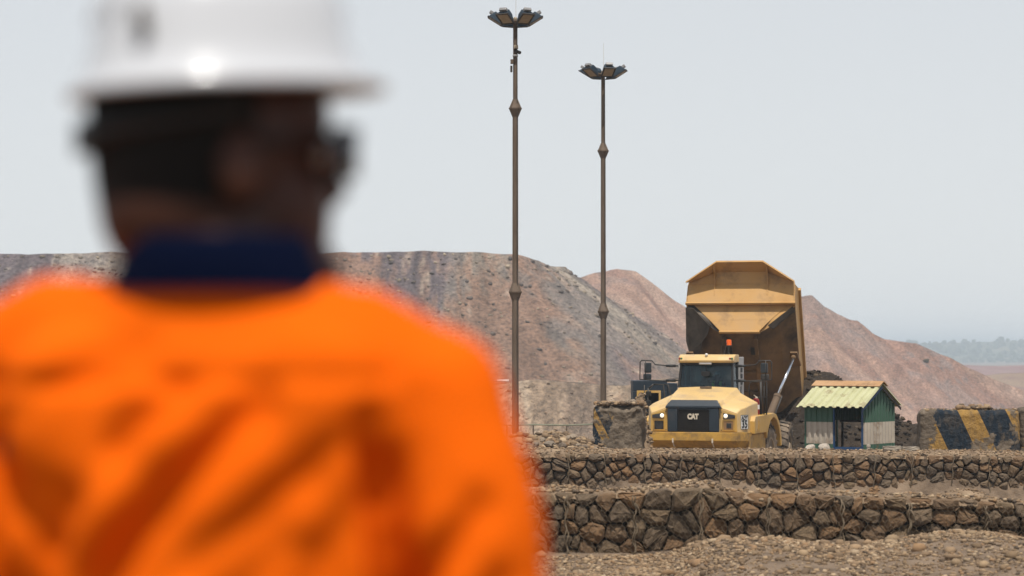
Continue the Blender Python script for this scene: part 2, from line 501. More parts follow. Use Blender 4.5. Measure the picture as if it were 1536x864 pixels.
# the hill's flank runs down to the right: shift points right as they come forward
ZZ = np.maximum(cz[:, None] - fall + terr, -22)
t1 = fbm(XX * 0.10 - DD * 0.12, DD * 0.02, 64, 4); t2 = fbm(XX * 0.04, DD * 0.12, 65, 4); t3 = fbm(XX * 0.5, DD * 0.4, 66, 3)
c = np.ones(XX.shape + (1,)) * np.array((0.285, 0.178, 0.130))
for col, w in (((0.235, 0.135, 0.10), sstep(0.0, 0.35, t1)), ((0.335, 0.225, 0.17), sstep(0.0, 0.4, -t1 + t2 * 0.5)), ((0.24, 0.165, 0.135), sstep(0.1, 0.35, t2)), ((0.16, 0.12, 0.105), sstep(0.34, 0.5, t1 * 0.6 + t3 * 0.6))):
    c = c + (np.array(col) - c) * (w * 0.85)[..., None]
c = c * (1 + 0.3 * t3 + 0.3 * fbm(XX * 0.45 - DD * 0.3, DD * 0.03, 69, 3))[..., None] * 1.08
o = link_mesh('red_hill', np_mesh('red_hill', np.stack([XX, YH - DD, ZZ], -1).reshape(-1, 3), grid_faces(*XX.shape), c.reshape(-1, 3)), MT['hill'], smooth=True)
tag(o, 'reddish brown terraced hill behind the raised dump body', 'hill', kind='structure')

# boulders and lumps scattered over the faces
def scatter_on(pick, shp, n, smin, smax, tab, name, label, drows, power=4.5, parent=None):
    si = rng.integers(0, shp[0], n); di = rng.integers(6, min(shp[1], drows), n)
    P = pick(si, di); S = smin + (smax - smin) * rng.random(n) ** power
    return pebble_obj(name, P, S, tones(n, tab), label, 'boulders', flat=0.8)
G_T = np.array([(0.11, 0.09, 0.08), (0.20, 0.165, 0.13), (0.30, 0.25, 0.195), (0.16, 0.13, 0.105), (0.10, 0.085, 0.08)])
scatter_on(pick1, shp1, 8000, 0.05, 0.36, G_T, 'boulders', 'small boulders strewn down the grey spoil dump', 110)
S_T = np.array([(0.24, 0.17, 0.12), (0.17, 0.125, 0.095), (0.32, 0.25, 0.19)])
scatter_on(pick2, shp2, 1600, 0.06, 0.28, S_T, 'clods', 'small clods strewn down the pale sandy bank', 40)

# far country to the right: red pit bank, then a wooded ridge
def far_ridge(name, px, y, depth, cols, label, base=-16, seed=0):
    px = np.array(px, float)
    rx = (px[:, 0] - 768) / F_PX * y; rz = CAM_Z - (px[:, 1] - HOR) / F_PX * y
    x = np.linspace(rx[0], rx[-1], 260); d = np.linspace(-depth, depth, 24)
    A, B = np.meshgrid(x, d, indexing='ij')
    top = np.interp(x, rx, rz)[:, None]
    w = np.clip(1 - np.abs(B) / depth, 0, 1)
    z = base + (top - base) * sstep(0, 1, w) + (w > 0.02) * (top - base) * 0.03 * fbm(A * 12 / depth, B * 9 / depth, seed)
    t = fbm(A * 9 / depth, B * 9 / depth, seed + 3, 4)
    c = np.array(cols[0]) + (np.array(cols[1]) - np.array(cols[0])) * sstep(-0.3, 0.3, t)[..., None]
    o = link_mesh(name, np_mesh(name, np.stack([A, y - B, z], -1).reshape(-1, 3), grid_faces(*A.shape), c.reshape(-1, 3)), MT['hill'], smooth=True)
    tag(o, label, 'hill', kind='structure')
    return x, top[:, 0]
rx, rz = far_ridge('wooded_ridge', [(200, 508), (700, 516), (1100, 520), (1300, 517), (1400, 515), (1536, 511), (1700, 507), (2300, 512), (3200, 524)], 4200, 600, [(0.07, 0.085, 0.045), (0.16, 0.14, 0.08)], 'hazy blue wooded ridge on the right horizon', seed=80)
far_ridge('red_pit_bank', [(900, 556), (1300, 551), (1420, 547), (1500, 549), (1600, 546), (2000, 550), (2600, 558)], 1750, 140, [(0.22, 0.09, 0.07), (0.27, 0.14, 0.11)], 'far red earth bank below the wooded ridge', seed=90)
far_ridge('ochre_bank', [(1200, 575), (1440, 567), (1500, 560), (1600, 558), (1900, 562), (2300, 575)], 1150, 70, [(0.20, 0.10, 0.075), (0.28, 0.18, 0.10)], 'far ochre bank right of the reddish hill', seed=95)
# trees of that ridge read as one mass
n = 1500
tx = (1150 + rng.random(n) * 750 - 768) / F_PX * 4200
dep = rng.random(n) ** 0.8
zt = np.interp(tx, rx, rz)
base = -16; w = sstep(0, 1, 1 - dep)
tz = base + (zt - base) * w
ts = 1.3 + 3.4 * rng.random(n) ** 2; ts[dep > 0.12] *= 1.35
tp = np.stack([tx, 4200 - dep * 600 + 4, tz + ts * 0.5], -1)
v, f, c = pebbles(tp, ts, tones(n, np.array([(0.035, 0.05, 0.022), (0.05, 0.065, 0.03), (0.07, 0.075, 0.04)])), 1.1)
tag(link_mesh('far_woodland', np_mesh('far_woodland', v, f, c), MT['pebble']), 'scattered far-off trees on the hazy ridge', 'trees', kind='stuff')
# ================================================================== gabion walls
def voronoi_cells(x0, x1, h, cell, aniso=1.15, seed=0):
    r = random.Random(seed)
    pts = []
    nx = max(2, int((x1 - x0) / (cell * aniso))); nz = max(2, int(round(h / (cell / aniso))))
    for i in range(nx):
        for j in range(nz):
            if r.random() < 0.06: continue
            pts.append((x0 + (i + 0.5 + (r.random() - 0.5) * 0.95 + 0.5 * (j % 2)) * (x1 - x0) / nx, (j + 0.5 + (r.random() - 0.5) * 0.7) * h / nz))
            if r.random() < 0.16:
                pts.append((pts[-1][0] + cell * 0.45, pts[-1][1] + cell * (r.random() - 0.5) * 0.6))
    cells = []
    for i, p in enumerate(pts):
        poly = [(max(x0, p[0] - cell * 2), 0), (min(x1, p[0] + cell * 2), 0), (min(x1, p[0] + cell * 2), h), (max(x0, p[0] - cell * 2), h)]
        if poly[1][0] - poly[0][0] < 0.02: continue
        for j, q in enumerate(pts):
            if j == i or abs(q[0] - p[0]) > cell * 4: continue
            mx, mz = (p[0] + q[0]) / 2, (p[1] + q[1]) / 2
            nx_, nz_ = q[0] - p[0], q[1] - p[1]
            out = []
            for k in range(len(poly)):
                a, b = poly[k], poly[(k + 1) % len(poly)]
                da = (a[0] - mx) * nx_ + (a[1] - mz) * nz_; db = (b[0] - mx) * nx_ + (b[1] - mz) * nz_
                if da <= 0: out.append(a)
                if (da < 0) != (db < 0) and abs(da - db) > 1e-9:
                    t = da / (da - db); out.append((a[0] + (b[0] - a[0]) * t, a[1] + (b[1] - a[1]) * t))
            poly = out
            if len(poly) < 3: break
        if len(poly) >= 3:
            cells.append(poly)
    return cells

def stone_geo(poly, mapz, face_y, rnd, relief):
    """faceted stone filling one cell of the wall face; -> verts, faces"""
    cx = sum(p[0] for p in poly) / len(poly); cz = sum(p[1] for p in poly) / len(poly)
    # resample and cut the corners
    P = []
    for k in range(len(poly)):
        a, b = poly[k], poly[(k + 1) % len(poly)]
        if math.hypot(a[0] - b[0], a[1] - b[1]) < 0.015: continue
        for t in (0.17, 0.83):
            P.append((a[0] + (b[0] - a[0]) * t, a[1] + (b[1] - a[1]) * t))
    if len(P) < 5: return None
    area = abs(sum(P[k][0] * P[(k + 1) % len(P)][1] - P[(k + 1) % len(P)][0] * P[k][1] for k in range(len(P)))) / 2
    if area < 0.0035: return None
    size = math.sqrt(area)
    g = 1 - 0.014 / size - 0.035 * rnd.random()
    P = [(cx + (x - cx) * g * (1 + (rnd.random() - 0.55) * 0.16), cz + (z - cz) * g * (1 + (rnd.random() - 0.55) * 0.16)) for x, z in P]
    n = len(P)
    tx, tz = (rnd.random() - 0.5) * 0.55, (rnd.random() - 0.62) * 0.55
    out = relief * (rnd.random() ** 1.2)
    rings = [(1.0, -0.14), (1.02, -0.01), (0.86, 0.55), (0.5, 0.9)]
    V = []
    fx, fz = cx + (rnd.random() - 0.5) * size * 0.3, cz + (rnd.random() - 0.5) * size * 0.3
    hgt = 0.30 * size * (0.5 + rnd.random() * 0.7)
    for sc, hh in rings:
        for x, z in P:
            xx = fx + (x - fx) * sc if sc < 0.9 else cx + (x - cx) * sc
            zz = fz + (z - fz) * sc if sc < 0.9 else cz + (z - cz) * sc
            prot = (hh if hh < 0 else hh * hgt)
            if hh > 0: prot += (xx - cx) * tx + (zz - cz) * tz + (rnd.random() - 0.5) * 0.16 * size
            V.append((xx, face_y(xx) - out - prot, mapz(xx, zz)))
    V.append((fx, face_y(fx) - out - hgt * (0.9 + 0.3 * rnd.random()), mapz(fx, fz)))
    Fs = []
    for r_ in range(3):
        for k in range(n):
            k2 = (k + 1) % n
            Fs.append((r_ * n + k, r_ * n + k2, (r_ + 1) * n + k2, (r_ + 1) * n + k))
    for k in range(n):
        Fs.append((3 * n + k, 3 * n + (k + 1) % n, 4 * n))
    return V, Fs, (cx, mapz(cx, cz))

def gabion(name, label, x_far, x0, x1, y, base, top, cap, h, cell, relief, seed, tie_step, mesh_wire, depth=1.1, wob=0.05):
    root = empty(name, ((x0 + x1) / 2, y + 0.5, base)); tag(root, label, 'wall')
    off = Vector(root.location)
    inv = Matrix.Translation(-off)
    face_y = lambda x: y + wob * math.sin(x * 0.9 + seed) + wob * 0.6 * math.sin(x * 2.3 + 1)
    mapz = lambda x, v: base + v / h * (top(x) - base)
    rnd = random.Random(seed)
    # core behind the face, coloured near-black to deepen the shade between stones
    xsv = np.linspace(x_far, x1 + 1.5, 160)
    secs = [[(x, face_y(x) + 0.06, base - 0.3), (x, y + depth, base - 0.3), (x, y + depth, top(x) - 0.04), (x, face_y(x) + 0.08, top(x) - 0.04)] for x in xsv]
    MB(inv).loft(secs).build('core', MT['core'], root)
    # stones in view: one object each
    for poly in voronoi_cells(x0, x1, h, cell, seed=seed):
        s = stone_geo(poly, mapz, face_y, rnd, relief)
        if s:
            b = MB(Matrix.Translation(-Vector((s[2][0], y, s[2][1])))); b.add(s[0], s[1])
            o = b.build('stone', MT['stone'], root)
            o.location = Vector((s[2][0], y, s[2][1])) - off
    # the length hidden behind the man is one mass
    b = MB(inv)
    for poly in voronoi_cells(x_far, x0, h, cell, seed=seed + 1):
        s = stone_geo(poly, mapz, face_y, rnd, relief)
        if s: b.add(s[0], s[1])
    o = b.build('stones', MT['stone'], root); o['kind'] = 'stuff'
    # earth lying along the top
    u = np.arange(x_far, x1 + 1.5, 0.06); w = np.linspace(0, 1, 16)
    U, W = np.meshgrid(u, w, indexing='ij')
    fy = np.array([face_y(x) for x in u])[:, None]
    tp = np.array([top(x) for x in u])[:, None]; cp = np.array([cap(x) for x in u])[:, None]
    rise = sstep(0, 0.45, W)
    Yc = fy - 0.05 + (depth + 0.25) * W + 0.05 * fbm(U * 3, W * 4, seed + 4) * (W < 0.3)
    Zc = tp - 0.10 * (W < 0.01) + (cp - tp) * rise - 0.8 * sstep(0.8, 1.0, W) + 0.05 * fbm(U * 2.5, W * 3, seed + 5, 4) * np.clip(W * 6, 0.3, 1) + 0.02 * fbm(U * 11, W * 14, seed + 6, 3)
    me = np_mesh('earth', np.stack([U - off.x, Yc - off.y, Zc - off.z], -1).reshape(-1, 3), grid_faces(*U.shape))
    link_mesh('earth_capping', me, MT['cap'], root, smooth=True)
    # clods and chips on it
    n_ = int((x1 - x_far) * 190)
    ui = rng.integers(0, len(u), n_); wi = rng.integers(0, 11, n_)
    ss = 0.010 + 0.034 * rng.random(n_) ** 2.2
    P = np.stack([U[ui, wi] - off.x + 0.05 * rng.random(n_), Yc[ui, wi] - off.y, Zc[ui, wi] - off.z + ss * 0.3], -1)
    pebble_obj('chips', P, ss, tones(n_), '', '', parent=root)
    # basket edges: wire lacing at every diaphragm
    x = x0 + 0.35
    while x < x1:
        b = MB(inv)
        zt = cap(x) - 0.06
        for q in range(2 if mesh_wire else 1):
            pts = []
            ph = rnd.random() * 6
            for k in range(15):
                t = k / 14
                z = base + (zt - base) * t
                pts.append((x + 0.022 * math.sin(t * 19 + ph + q * 3) + 0.02 * math.sin(t * 5 + ph), face_y(x) - relief - 0.085 - 0.015 * math.cos(t * 19 + ph + q * 3) + (0.15 * max(0, t - 0.85)), z))
            b.tube(pts, 0.010 if mesh_wire else 0.012, 5)
        if mesh_wire and rnd.random() < 0.7:   # a loose end
            pts = [(x + 0.03 * k, face_y(x) - relief - 0.10 - 0.012 * k, zt - 0.10 - 0.045 * k * k * 0.5) for k in range(4)]
            b.tube(pts, 0.010, 4)
        b.build('tie_wire', MT['wire'], root, smooth=True)
        x += tie_step * (0.92 + 0.16 * rnd.random())
    # hexagonal netting
    if mesh_wire:
        cw, ch = mesh_wire
        V = []; Fq = []
        rw = 0.0030
        def seg(a, b_):
            d = (b_ - a).normalized(); sx = Vector((d.z, 0, -d.x)) * rw; sy = Vector((0, -rw, 0))
            n0 = len(V)
            for p in (a, b_):
                V.extend([p + sx, p - sx * 0.5 + sy, p - sx * 0.5 - sy])
            for k in range(3):
                Fq.append((n0 + k, n0 + (k + 1) % 3, n0 + 3 + (k + 1) % 3, n0 + 3 + k))
        def pt(x_, z_):
            sag = 0.02 * math.sin(x_ * 7 + z_ * 3) + 0.015 * math.sin(z_ * 11 + x_ * 2)
            return Vector((x_ - off.x + 0.012 * math.sin(z_ * 9 + x_), face_y(x_) - relief - 0.07 + sag - off.y, z_ - off.z))
        nxc = int((x1 - x0 + 0.6) / cw)
        for i in range(nxc):
            xx_ = x0 - 0.5 + i * cw
            tz_ = cap(xx_) - 0.03
            nzc = int((tz_ - base) / ch)
            for j in range(nzc):
                zb = base + j * ch; o_ = (j % 2) * cw / 2
                a = pt(xx_ + o_, zb); b_ = pt(xx_ + o_, zb + ch * 0.45); cl = pt(xx_ + o_ - cw / 2, zb + ch); cr = pt(xx_ + o_ + cw / 2, zb + ch)
                seg(a, b_); seg(b_, cl); seg(b_, cr)
        o = link_mesh('wire_netting', np_mesh('wire_netting', np.array([tuple(p) for p in V]), np.array(Fq)), MT['wire'], root)
        o['kind'] = 'stuff'
    return root

def curve(pts, y):
    px = np.array([p[0] for p in pts], float); py = np.array([p[1] for p in pts], float)
    xk = (px - 768) / F_PX * y; zk = CAM_Z - (py - HOR) / F_PX * y
    return lambda x: float(np.interp(x, xk, zk))
YF, YW = 36.0, 63.6
capF = curve([(0, 731), (790, 731), (850, 730), (930, 735), (960, 730), (1000, 725), (1030, 721), (1060, 721), (1090, 732), (1150, 736), (1250, 737), (1330, 742), (1430, 744), (1536, 751), (1800, 757)], YF + 0.8)
topF = curve([(0, 738), (800, 737), (880, 739), (960, 736), (1010, 731), (1060, 730), (1100, 738), (1200, 741), (1300, 744), (1430, 747), (1536, 754), (1800, 760)], YF)
gabion('near_gabion_wall', 'nearer gabion wall of large brown stones behind wire netting, in the foreground', -15.0, -0.6, 8.6, YF, 0.86, topF, capF, 1.0, 0.30, 0.08, 11, 1.05, (0.085, 0.075))
capW = curve([(0, 672), (800, 672), (880, 673), (1000, 673.5), (1150, 674), (1300, 675), (1536, 677), (1800, 679)], YW + 0.7)
topW = curve([(0, 680), (800, 680), (1000, 680), (1200, 681), (1536, 684), (1800, 686)], YW)
gabion('far_gabion_wall', 'farther gabion wall of fist-tight brown stones running below the truck and hut', -24.0, -0.9, 14.8, YW, -0.15, topW, capW, 1.35, 0.265, 0.07, 23, 1.0, None)

# heap of gravel between the two walls on the right
def heap_obj(name, cx, cy, rx, ry, hfun, material, label, cat, res=0.08, seed=0, rough=0.06, kind=None, base=None):
    u = np.arange(cx - rx, cx + rx + res, res); w = np.arange(cy - ry, cy + ry + res, res)
    U, W = np.meshgrid(u, w, indexing='ij')
    hh = hfun(U, W)
    z0 = gz(U, W) if base is None else base
    Zh = z0 - 0.06 + hh + rough * fbm(U / res * 0.12, W / res * 0.12, seed, 4) * (hh > 0.03) + 0.4 * rough * fbm(U / res * 0.45, W / res * 0.45, seed + 5, 2) * (hh > 0.03)
    o = link_mesh(name, np_mesh(name, np.stack([U, W, Zh], -1).reshape(-1, 3), grid_faces(*U.shape)), material, smooth=True)
    tag(o, label, cat, kind=kind)
    def zat(x, y):
        i = np.clip(((x - u[0]) / res).astype(int), 0, len(u) - 1); j = np.clip(((y - w[0]) / res).astype(int), 0, len(w) - 1)
        return Zh[i, j]
    return o, zat
hp, zf = heap_obj('gravel_heap', 7.9, 40.3, 2.6, 2.2, lambda a, b: 0.98 * np.exp(-((a - 7.5) / 1.25) ** 2 - ((b - 40.3) / 0.95) ** 2) * sstep(2.2, 1.6, np.abs(b - 40.3)), MT['cap'],
              'low heap of loose gravel between the two gabion walls at right', 'gravel heap', seed=44, rough=0.04)
n = 2200
gx = 5.6 + 4.6 * rng.random(n); gy = 38.6 + 2.6 * rng.random(n)
gs = 0.010 + 0.028 * rng.random(n) ** 2
pebble_obj('gravel_chips', np.stack([gx - 0, gy, zf(gx, gy) + gs * 0.3], -1), gs, tones(n), '', '', parent=hp)
# ================================================================== rocks
ROCKS = []
def rock_mesh(seed, sub=2, flat=0.75):
    bm = bmesh.new(); bmesh.ops.create_icosphere(bm, subdivisions=sub, radius=1.0)
    r = random.Random(seed)
    planes = [(Vector((r.gauss(0, 1), r.gauss(0, 1), r.gauss(0, 1))).normalized(), 0.62 + 0.3 * r.random()) for _ in range(11)]
    for v in bm.verts:
        d = v.co.normalized(); k = 1.05
        for nrm, h in planes:
            q = d.dot(nrm)
            if q > 0.05: k = min(k, h / q)
        v.co = d * k * (1 + 0.06 * (r.random() - 0.5))
        v.co.z *= flat
    me = bpy.data.meshes.new('rock'); bm.to_mesh(me); bm.free()
    return me
ROCKS = [rock_mesh(50 + i, 2, 0.6 + 0.08 * (i % 4)) for i in range(8)]
PALE = [rock_mesh(80 + i, 2, 0.65) for i in range(2)]
for me in ROCKS: me.materials.append(MT['rock'])
for me in PALE: me.materials.append(MT['pale_rock'])

def rock(p, s, k, label, group=None, pool=None, name='rock', parent=None):
    o = bpy.data.objects.new(name, (pool or ROCKS)[k % len(pool or ROCKS)]); COL.objects.link(o)
    o.location = p; o.scale = (s, s * 0.9, s); o.rotation_euler = (random.random() * 0.5, random.random() * 0.5, random.random() * 6.28)
    if parent is None: tag(o, label, 'rock', group)
    else: o.parent = parent
    return o

# rubble heap at the left end behind the far wall
def hr(a, b):
    k = 0.45 * np.exp(-((a - 0.2) / 1.1) ** 2) + 0.38 * np.exp(-((a - 1.35) / 0.7) ** 2) + 0.28 * np.exp(-((a + 2.4) / 1.8) ** 2) + 0.16 * np.exp(-((a - 2.1) / 0.5) ** 2)
    return k * np.exp(-((b - 66.6) / 1.1) ** 2) * sstep(2.6, 2.0, np.abs(b - 66.6)) * sstep(5.6, 5.0, np.abs(a + 1.5))
hp, zf = heap_obj('rubble_heap', -1.5, 66.6, 5.8, 2.6, hr, MT['cap'], 'brown rubble heap behind the far wall, left of the stained block', 'rubble heap', seed=51, rough=0.14)
n = 2600
ax = -5.5 + 8.4 * rng.random(n); ay = 65.0 + 2.4 * rng.random(n); ss = 0.02 + 0.10 * rng.random(n) ** 2.6
pebble_obj('rubble', np.stack([ax, ay, zf(ax, ay) + ss * 0.2], -1), ss, tones(n), '', '', parent=hp)
for k in range(17):      # the larger pieces
    x = -0.4 + 2.75 * k / 16 + 0.1 * (random.random() - 0.5); y = 65.1 + 1.2 * random.random()
    s = 0.09 + 0.10 * random.random() ** 2
    z = float(zf(np.array([x]), np.array([y]))[0])
    rock((x, y, z + s * 0.35), s, k, 'larger angular rock lying in the rubble heap left of the stained block', 'rocks in the rubble heap')
def on(px, y):
    x = (px - 768) / F_PX * y
    return x, float(gz(np.array([x]), np.array([y]))[0])
for px, s, k, lab in ((894, 0.15, 1, 'rounded dark boulder at the left foot of the stained block'), (906, 0.13, 3, 'second rounded boulder at the foot of the stained block, nearer its middle'),
                      (949, 0.12, 5, 'small brown boulder at the right foot of the stained block')):
    x, z = on(px, 65.2); rock((x, 65.2, z + s * 0.55), s, k, lab)
for px, s, k, lab in ((1214, 0.17, 0, 'pale rounded stone on the far wall below the hut, left one of a pair'), (1235, 0.2, 1, 'pale grey stone on the far wall below the hut, right one of a pair')):
    x = (px - 768) / F_PX * 64.3; z = capW(x)
    rock((x, 64.3, z + s * 0.32), s, k, lab, pool=PALE)

# ================================================================== painted concrete blocks
def stripes_mat(name, cols, along, slope, period, offset, wear, plain):
    """slanting black and yellow paint, flaked off in patches down to bare concrete"""
    m = mat(name, [(0.085, 0.066, 0.048), (0.145, 0.112, 0.08), (0.23, 0.18, 0.13)], 2.6, 0.92, 1.0, 6, bdist=0.10, detail=9)
    nt = m.node_tree; N = nt.nodes; L = nt.links; p = N['Principled BSDF']
    conc = p.inputs['Base Color'].links[0].from_socket
    tc = N.new('ShaderNodeTexCoord'); sp = N.new('ShaderNodeSeparateXYZ'); L.new(tc.outputs['Object'], sp.inputs[0])
    def math_(op, a, b):
        n = N.new('ShaderNodeMath'); n.operation = op
        for i, s in enumerate((a, b)):
            if isinstance(s, (int, float)): n.inputs[i].default_value = s
            else: L.new(s, n.inputs[i])
        return n.outputs[0]
    t = math_('ADD', sp.outputs[0], math_('MULTIPLY', sp.outputs[2], slope))
    t = math_('MODULO', math_('ADD', t, offset + 20 * period), period)
    f = math_('GREATER_THAN', t, period * 0.58)
    mx = N.new('ShaderNodeMix'); mx.data_type = 'RGBA'; L.new(f, mx.inputs[0]); mx.inputs[6].default_value = (*cols[0], 1); mx.inputs[7].default_value = (*cols[1], 1)
    n2 = N.new('ShaderNodeTexNoise'); n2.inputs['Scale'].default_value = 1.5; n2.inputs['Detail'].default_value = 9; n2.inputs['Roughness'].default_value = 0.66
    L.new(tc.outputs['Object'], n2.inputs['Vector'])
    edge = math_('ADD', n2.outputs['Fac'], math_('MULTIPLY', plain[0], math_('MAXIMUM', 0.0, math_('MULTIPLY', math_('SUBTRACT', sp.outputs[0], plain[1]), plain[2]))))
    mr = N.new('ShaderNodeMapRange'); mr.inputs[1].default_value = wear; mr.inputs[2].default_value = wear + 0.03; L.new(edge, mr.inputs[0])
    m2 = N.new('ShaderNodeMix'); m2.data_type = 'RGBA'; L.new(mr.outputs[0], m2.inputs[0]); L.new(mx.outputs[2], m2.inputs[6]); L.new(conc, m2.inputs[7])
    n3 = N.new('ShaderNodeTexNoise'); n3.inputs['Scale'].default_value = 3.1; n3.inputs['Detail'].default_value = 8; n3.inputs['Roughness'].default_value = 0.7
    mp3 = N.new('ShaderNodeMapping'); mp3.inputs['Scale'].default_value = (1.6, 1.6, 0.5); L.new(tc.outputs['Object'], mp3.inputs[0]); L.new(mp3.outputs[0], n3.inputs['Vector'])
    mr3 = N.new('ShaderNodeMapRange'); mr3.inputs[1].default_value = 0.46; mr3.inputs[2].default_value = 0.72; mr3.inputs[4].default_value = 0.8; L.new(n3.outputs['Fac'], mr3.inputs[0])
    m3 = N.new('ShaderNodeMix'); m3.data_type = 'RGBA'; L.new(mr3.outputs[0], m3.inputs[0]); L.new(m2.outputs[2], m3.inputs[6]); m3.inputs[7].default_value = (0.10, 0.075, 0.05, 1)
    L.new(m3.outputs[2], p.inputs['Base Color'])
    return m
NAVY = (0.010, 0.019, 0.030); YEL = (0.34, 0.195, 0.05)

def crumbly_block(name, w, d, h, material, loc, rz, seed, chip, label, lump=0.0):
    """a cast block whose top edge and corners have crumbled away"""
    root = empty(name, loc, rz); tag(root, label, 'concrete block')
    bm = bmesh.new()
    bmesh.ops.create_grid(bm, x_segments=44, y_segments=26, size=1.0)
    bm.free()
    nu, nv = 46, 30
    V = []; idx = {}
    def surf(u, v):       # u runs round the block's plan (0..4), v up
        return None
    # a rounded box: ring sections from bottom to top, then the lid
    ringn = 220
    def ring(inset, z, jag):
        pts = []
        for k in range(ringn):
            a = 2 * math.pi * k / ringn
            c, s_ = math.cos(a), math.sin(a)
            e = 9.0
            q = (abs(c) ** e + abs(s_) ** e) ** (-1 / e)
            x = c * q * (w / 2 - inset); y = s_ * q * (d / 2 - inset)
            pts.append((x, y, z))
        return pts
    lev = list(np.linspace(0, h, 40)); secs = []
    for z in lev:
        secs.append(ring(0.0 if z < h * 0.9 else chip * 0.35 * ((z / h - 0.9) / 0.1) ** 2, z, 0))
    for t in (0.94, 0.75, 0.5, 0.25, 0.06):
        secs.append([(x * t, y * t, h + 0.02) for x, y, _ in secs[39]])
    A = np.array(secs)
    x, y, z = A[..., 0], A[..., 1], A[..., 2]
    top = sstep(h * 0.55, h, z)
    nz_ = fbm(x * 2.2 + y * 1.7, z * 2.4 + y, seed, 4); n3 = fbm(x * 7 + y * 5, z * 7 - y * 3, seed + 9, 3)
    n4 = fbm(x * 16 + y * 11, z * 16 - y * 9, seed + 19, 3)
    shrink = 1 - ((0.02 + 0.06 * lump) * np.abs(n3) + 0.012 * n4 + chip * 0.55 * np.clip(nz_, 0, 1) * top + 0.03 * np.clip(-nz_, 0, 1))
    shrink = shrink - lump * (0.5 + 0.9 * fbm(x * 1.1 + 3, z * 1.3 + y, seed + 27, 3)) * sstep(-0.2 * w, 0.5 * w, x) * 0.35
    A = np.stack([x * shrink, y * (1 - (1 - shrink) * 1.2), z - chip * 0.4 * np.clip(fbm(x * 1.4, y * 1.4, seed + 3), 0, 1) * top + 0.03 * n3 * top], -1)
    b = MB(); b.loft([list(map(tuple, s)) for s in A], closed=True, caps=True)
    b.build('body', material, root, smooth=True, auto=50)
    return root
BL = stripes_mat('stained_concrete', (NAVY, YEL), 0, 0.5, 0.55, 0.1, 0.50, (0.5, -0.5, 1.0))
BR = stripes_mat('hazard_paint', (NAVY, YEL), 0, 0.46, 1.30, 1.86, 0.555, (0.30, -0.62, -1.0))
_x, _z = on(931, 66.3)
crumbly_block('concrete_block', 1.52, 0.9, 1.32, BL, (_x, 66.4, _z - 0.02), R(-4), 301, 0.55, 'stained concrete block with flaked yellow and black paint left of the truck', lump=0.85)
_x, _z = on(1453, 66.0)
crumbly_block('concrete_block', 2.72, 0.9, 1.16, BR, (_x, 66.2, _z - 0.02), R(-2), 331, 0.16, 'concrete block with black and yellow slanted stripes right of the hut')
_x, _z = on(1590, 66.4)
crumbly_block('concrete_block', 2.3, 0.9, 1.2, BR, (_x, 66.7, _z - 0.02), R(2), 351, 0.16, 'end of a striped concrete block cut off by the right picture edge')
# rubble on top of the blocks and banked between the left block and the truck
def top_rubble(name, px0, px1, y, z, n, smax, label):
    a = (px0 - 768) / F_PX * y; b_ = (px1 - 768) / F_PX * y
    x = a + (b_ - a) * rng.random(n); yy = y - 0.35 + 0.6 * rng.random(n); s = 0.015 + smax * rng.random(n) ** 2
    pebble_obj(name, np.stack([x, yy, z - 0.02 + s * 0.4 + 0.03 * rng.random(n)], -1), s, tones(n), label, 'rubble')
top_rubble('loose_rubble', 893, 968, 66.4, 1.12 + 1.29, 240, 0.08, 'small stones and dirt on top of the stained left block')
top_rubble('loose_rubble', 1385, 1524, 66.2, 1.12 + 1.13, 260, 0.05, 'crumbs of concrete on top of the striped right block')
top_rubble('loose_rubble', 1436, 1482, 66.2, 1.12 + 1.18, 80, 0.10, 'knot of darker rubble on the middle of the striped right block')
for px, s, k, lab in ((941, 0.13, 2, 'grey rock on top of the stained left block'), (948, 0.16, 6, 'dark brown rock at the top right corner of the stained left block')):
    x = (px - 768) / F_PX * 66.3; rock((x, 66.3, 1.12 + 1.34), s, k, lab)
hp, zf = heap_obj('earth_heap', 3.75, 68.2, 1.3, 1.6, lambda a, b: 1.95 * np.exp(-np.where(a > 3.62, ((a - 3.62) / 0.20) ** 2, ((a - 3.62) / 0.5) ** 2) - ((b - 67.6) / 0.6) ** 2) * sstep(1.3, 0.9, np.abs(a - 3.75)) * sstep(1.6, 1.2, np.abs(b - 68.2)), MT['cap'],
                  'steep pale earth bank between the stained block and the truck', 'earth heap', res=0.06, seed=61, rough=0.10)
n = 700
ax = 2.8 + 1.1 * rng.random(n); ay = 66.9 + 1.4 * rng.random(n); ss = 0.015 + 0.06 * rng.random(n) ** 2.5
pebble_obj('clods', np.stack([ax, ay, zf(ax, ay) + ss * 0.2], -1), ss, tones(n), '', '', parent=hp)

# kerb blocks and a marker stub at the foot of the hut
def slab(px0, px1, y, h, label, rz=0.0):
    x0 = (px0 - 768) / F_PX * y; x1 = (px1 - 768) / F_PX * y; z = capW((x0 + x1) / 2) - 0.03
    b = MB(); b.box(-(x1 - x0) / 2, (x1 - x0) / 2, -0.14, 0.14, 0, h)
    o = b.build('kerb_block', KERB, None, bevel=0.02); o.location = ((x0 + x1) / 2, y, z); o.rotation_euler = (0, 0, rz)
    bm = bmesh.new(); bm.from_mesh(o.data); bmesh.ops.subdivide_edges(bm, edges=bm.edges, cuts=4, use_grid_fill=True)
    for v in bm.verts: v.co += Vector((random.gauss(0, .008), random.gauss(0, .008), random.gauss(0, .008)))
    bm.to_mesh(o.data); bm.free()
    tag(o, label, 'kerb block')
KERB = mat('old_concrete', [(0.20, 0.165, 0.13), (0.32, 0.27, 0.21)], 4, 0.92, 0.7, 18, bdist=0.03)
slab(1324, 1350, 64.5, 0.13, 'low concrete kerb block on the far wall by the hut corner', R(-3))
slab(1351, 1377, 64.5, 0.12, 'low concrete kerb block between the hut and the striped block', R(4))
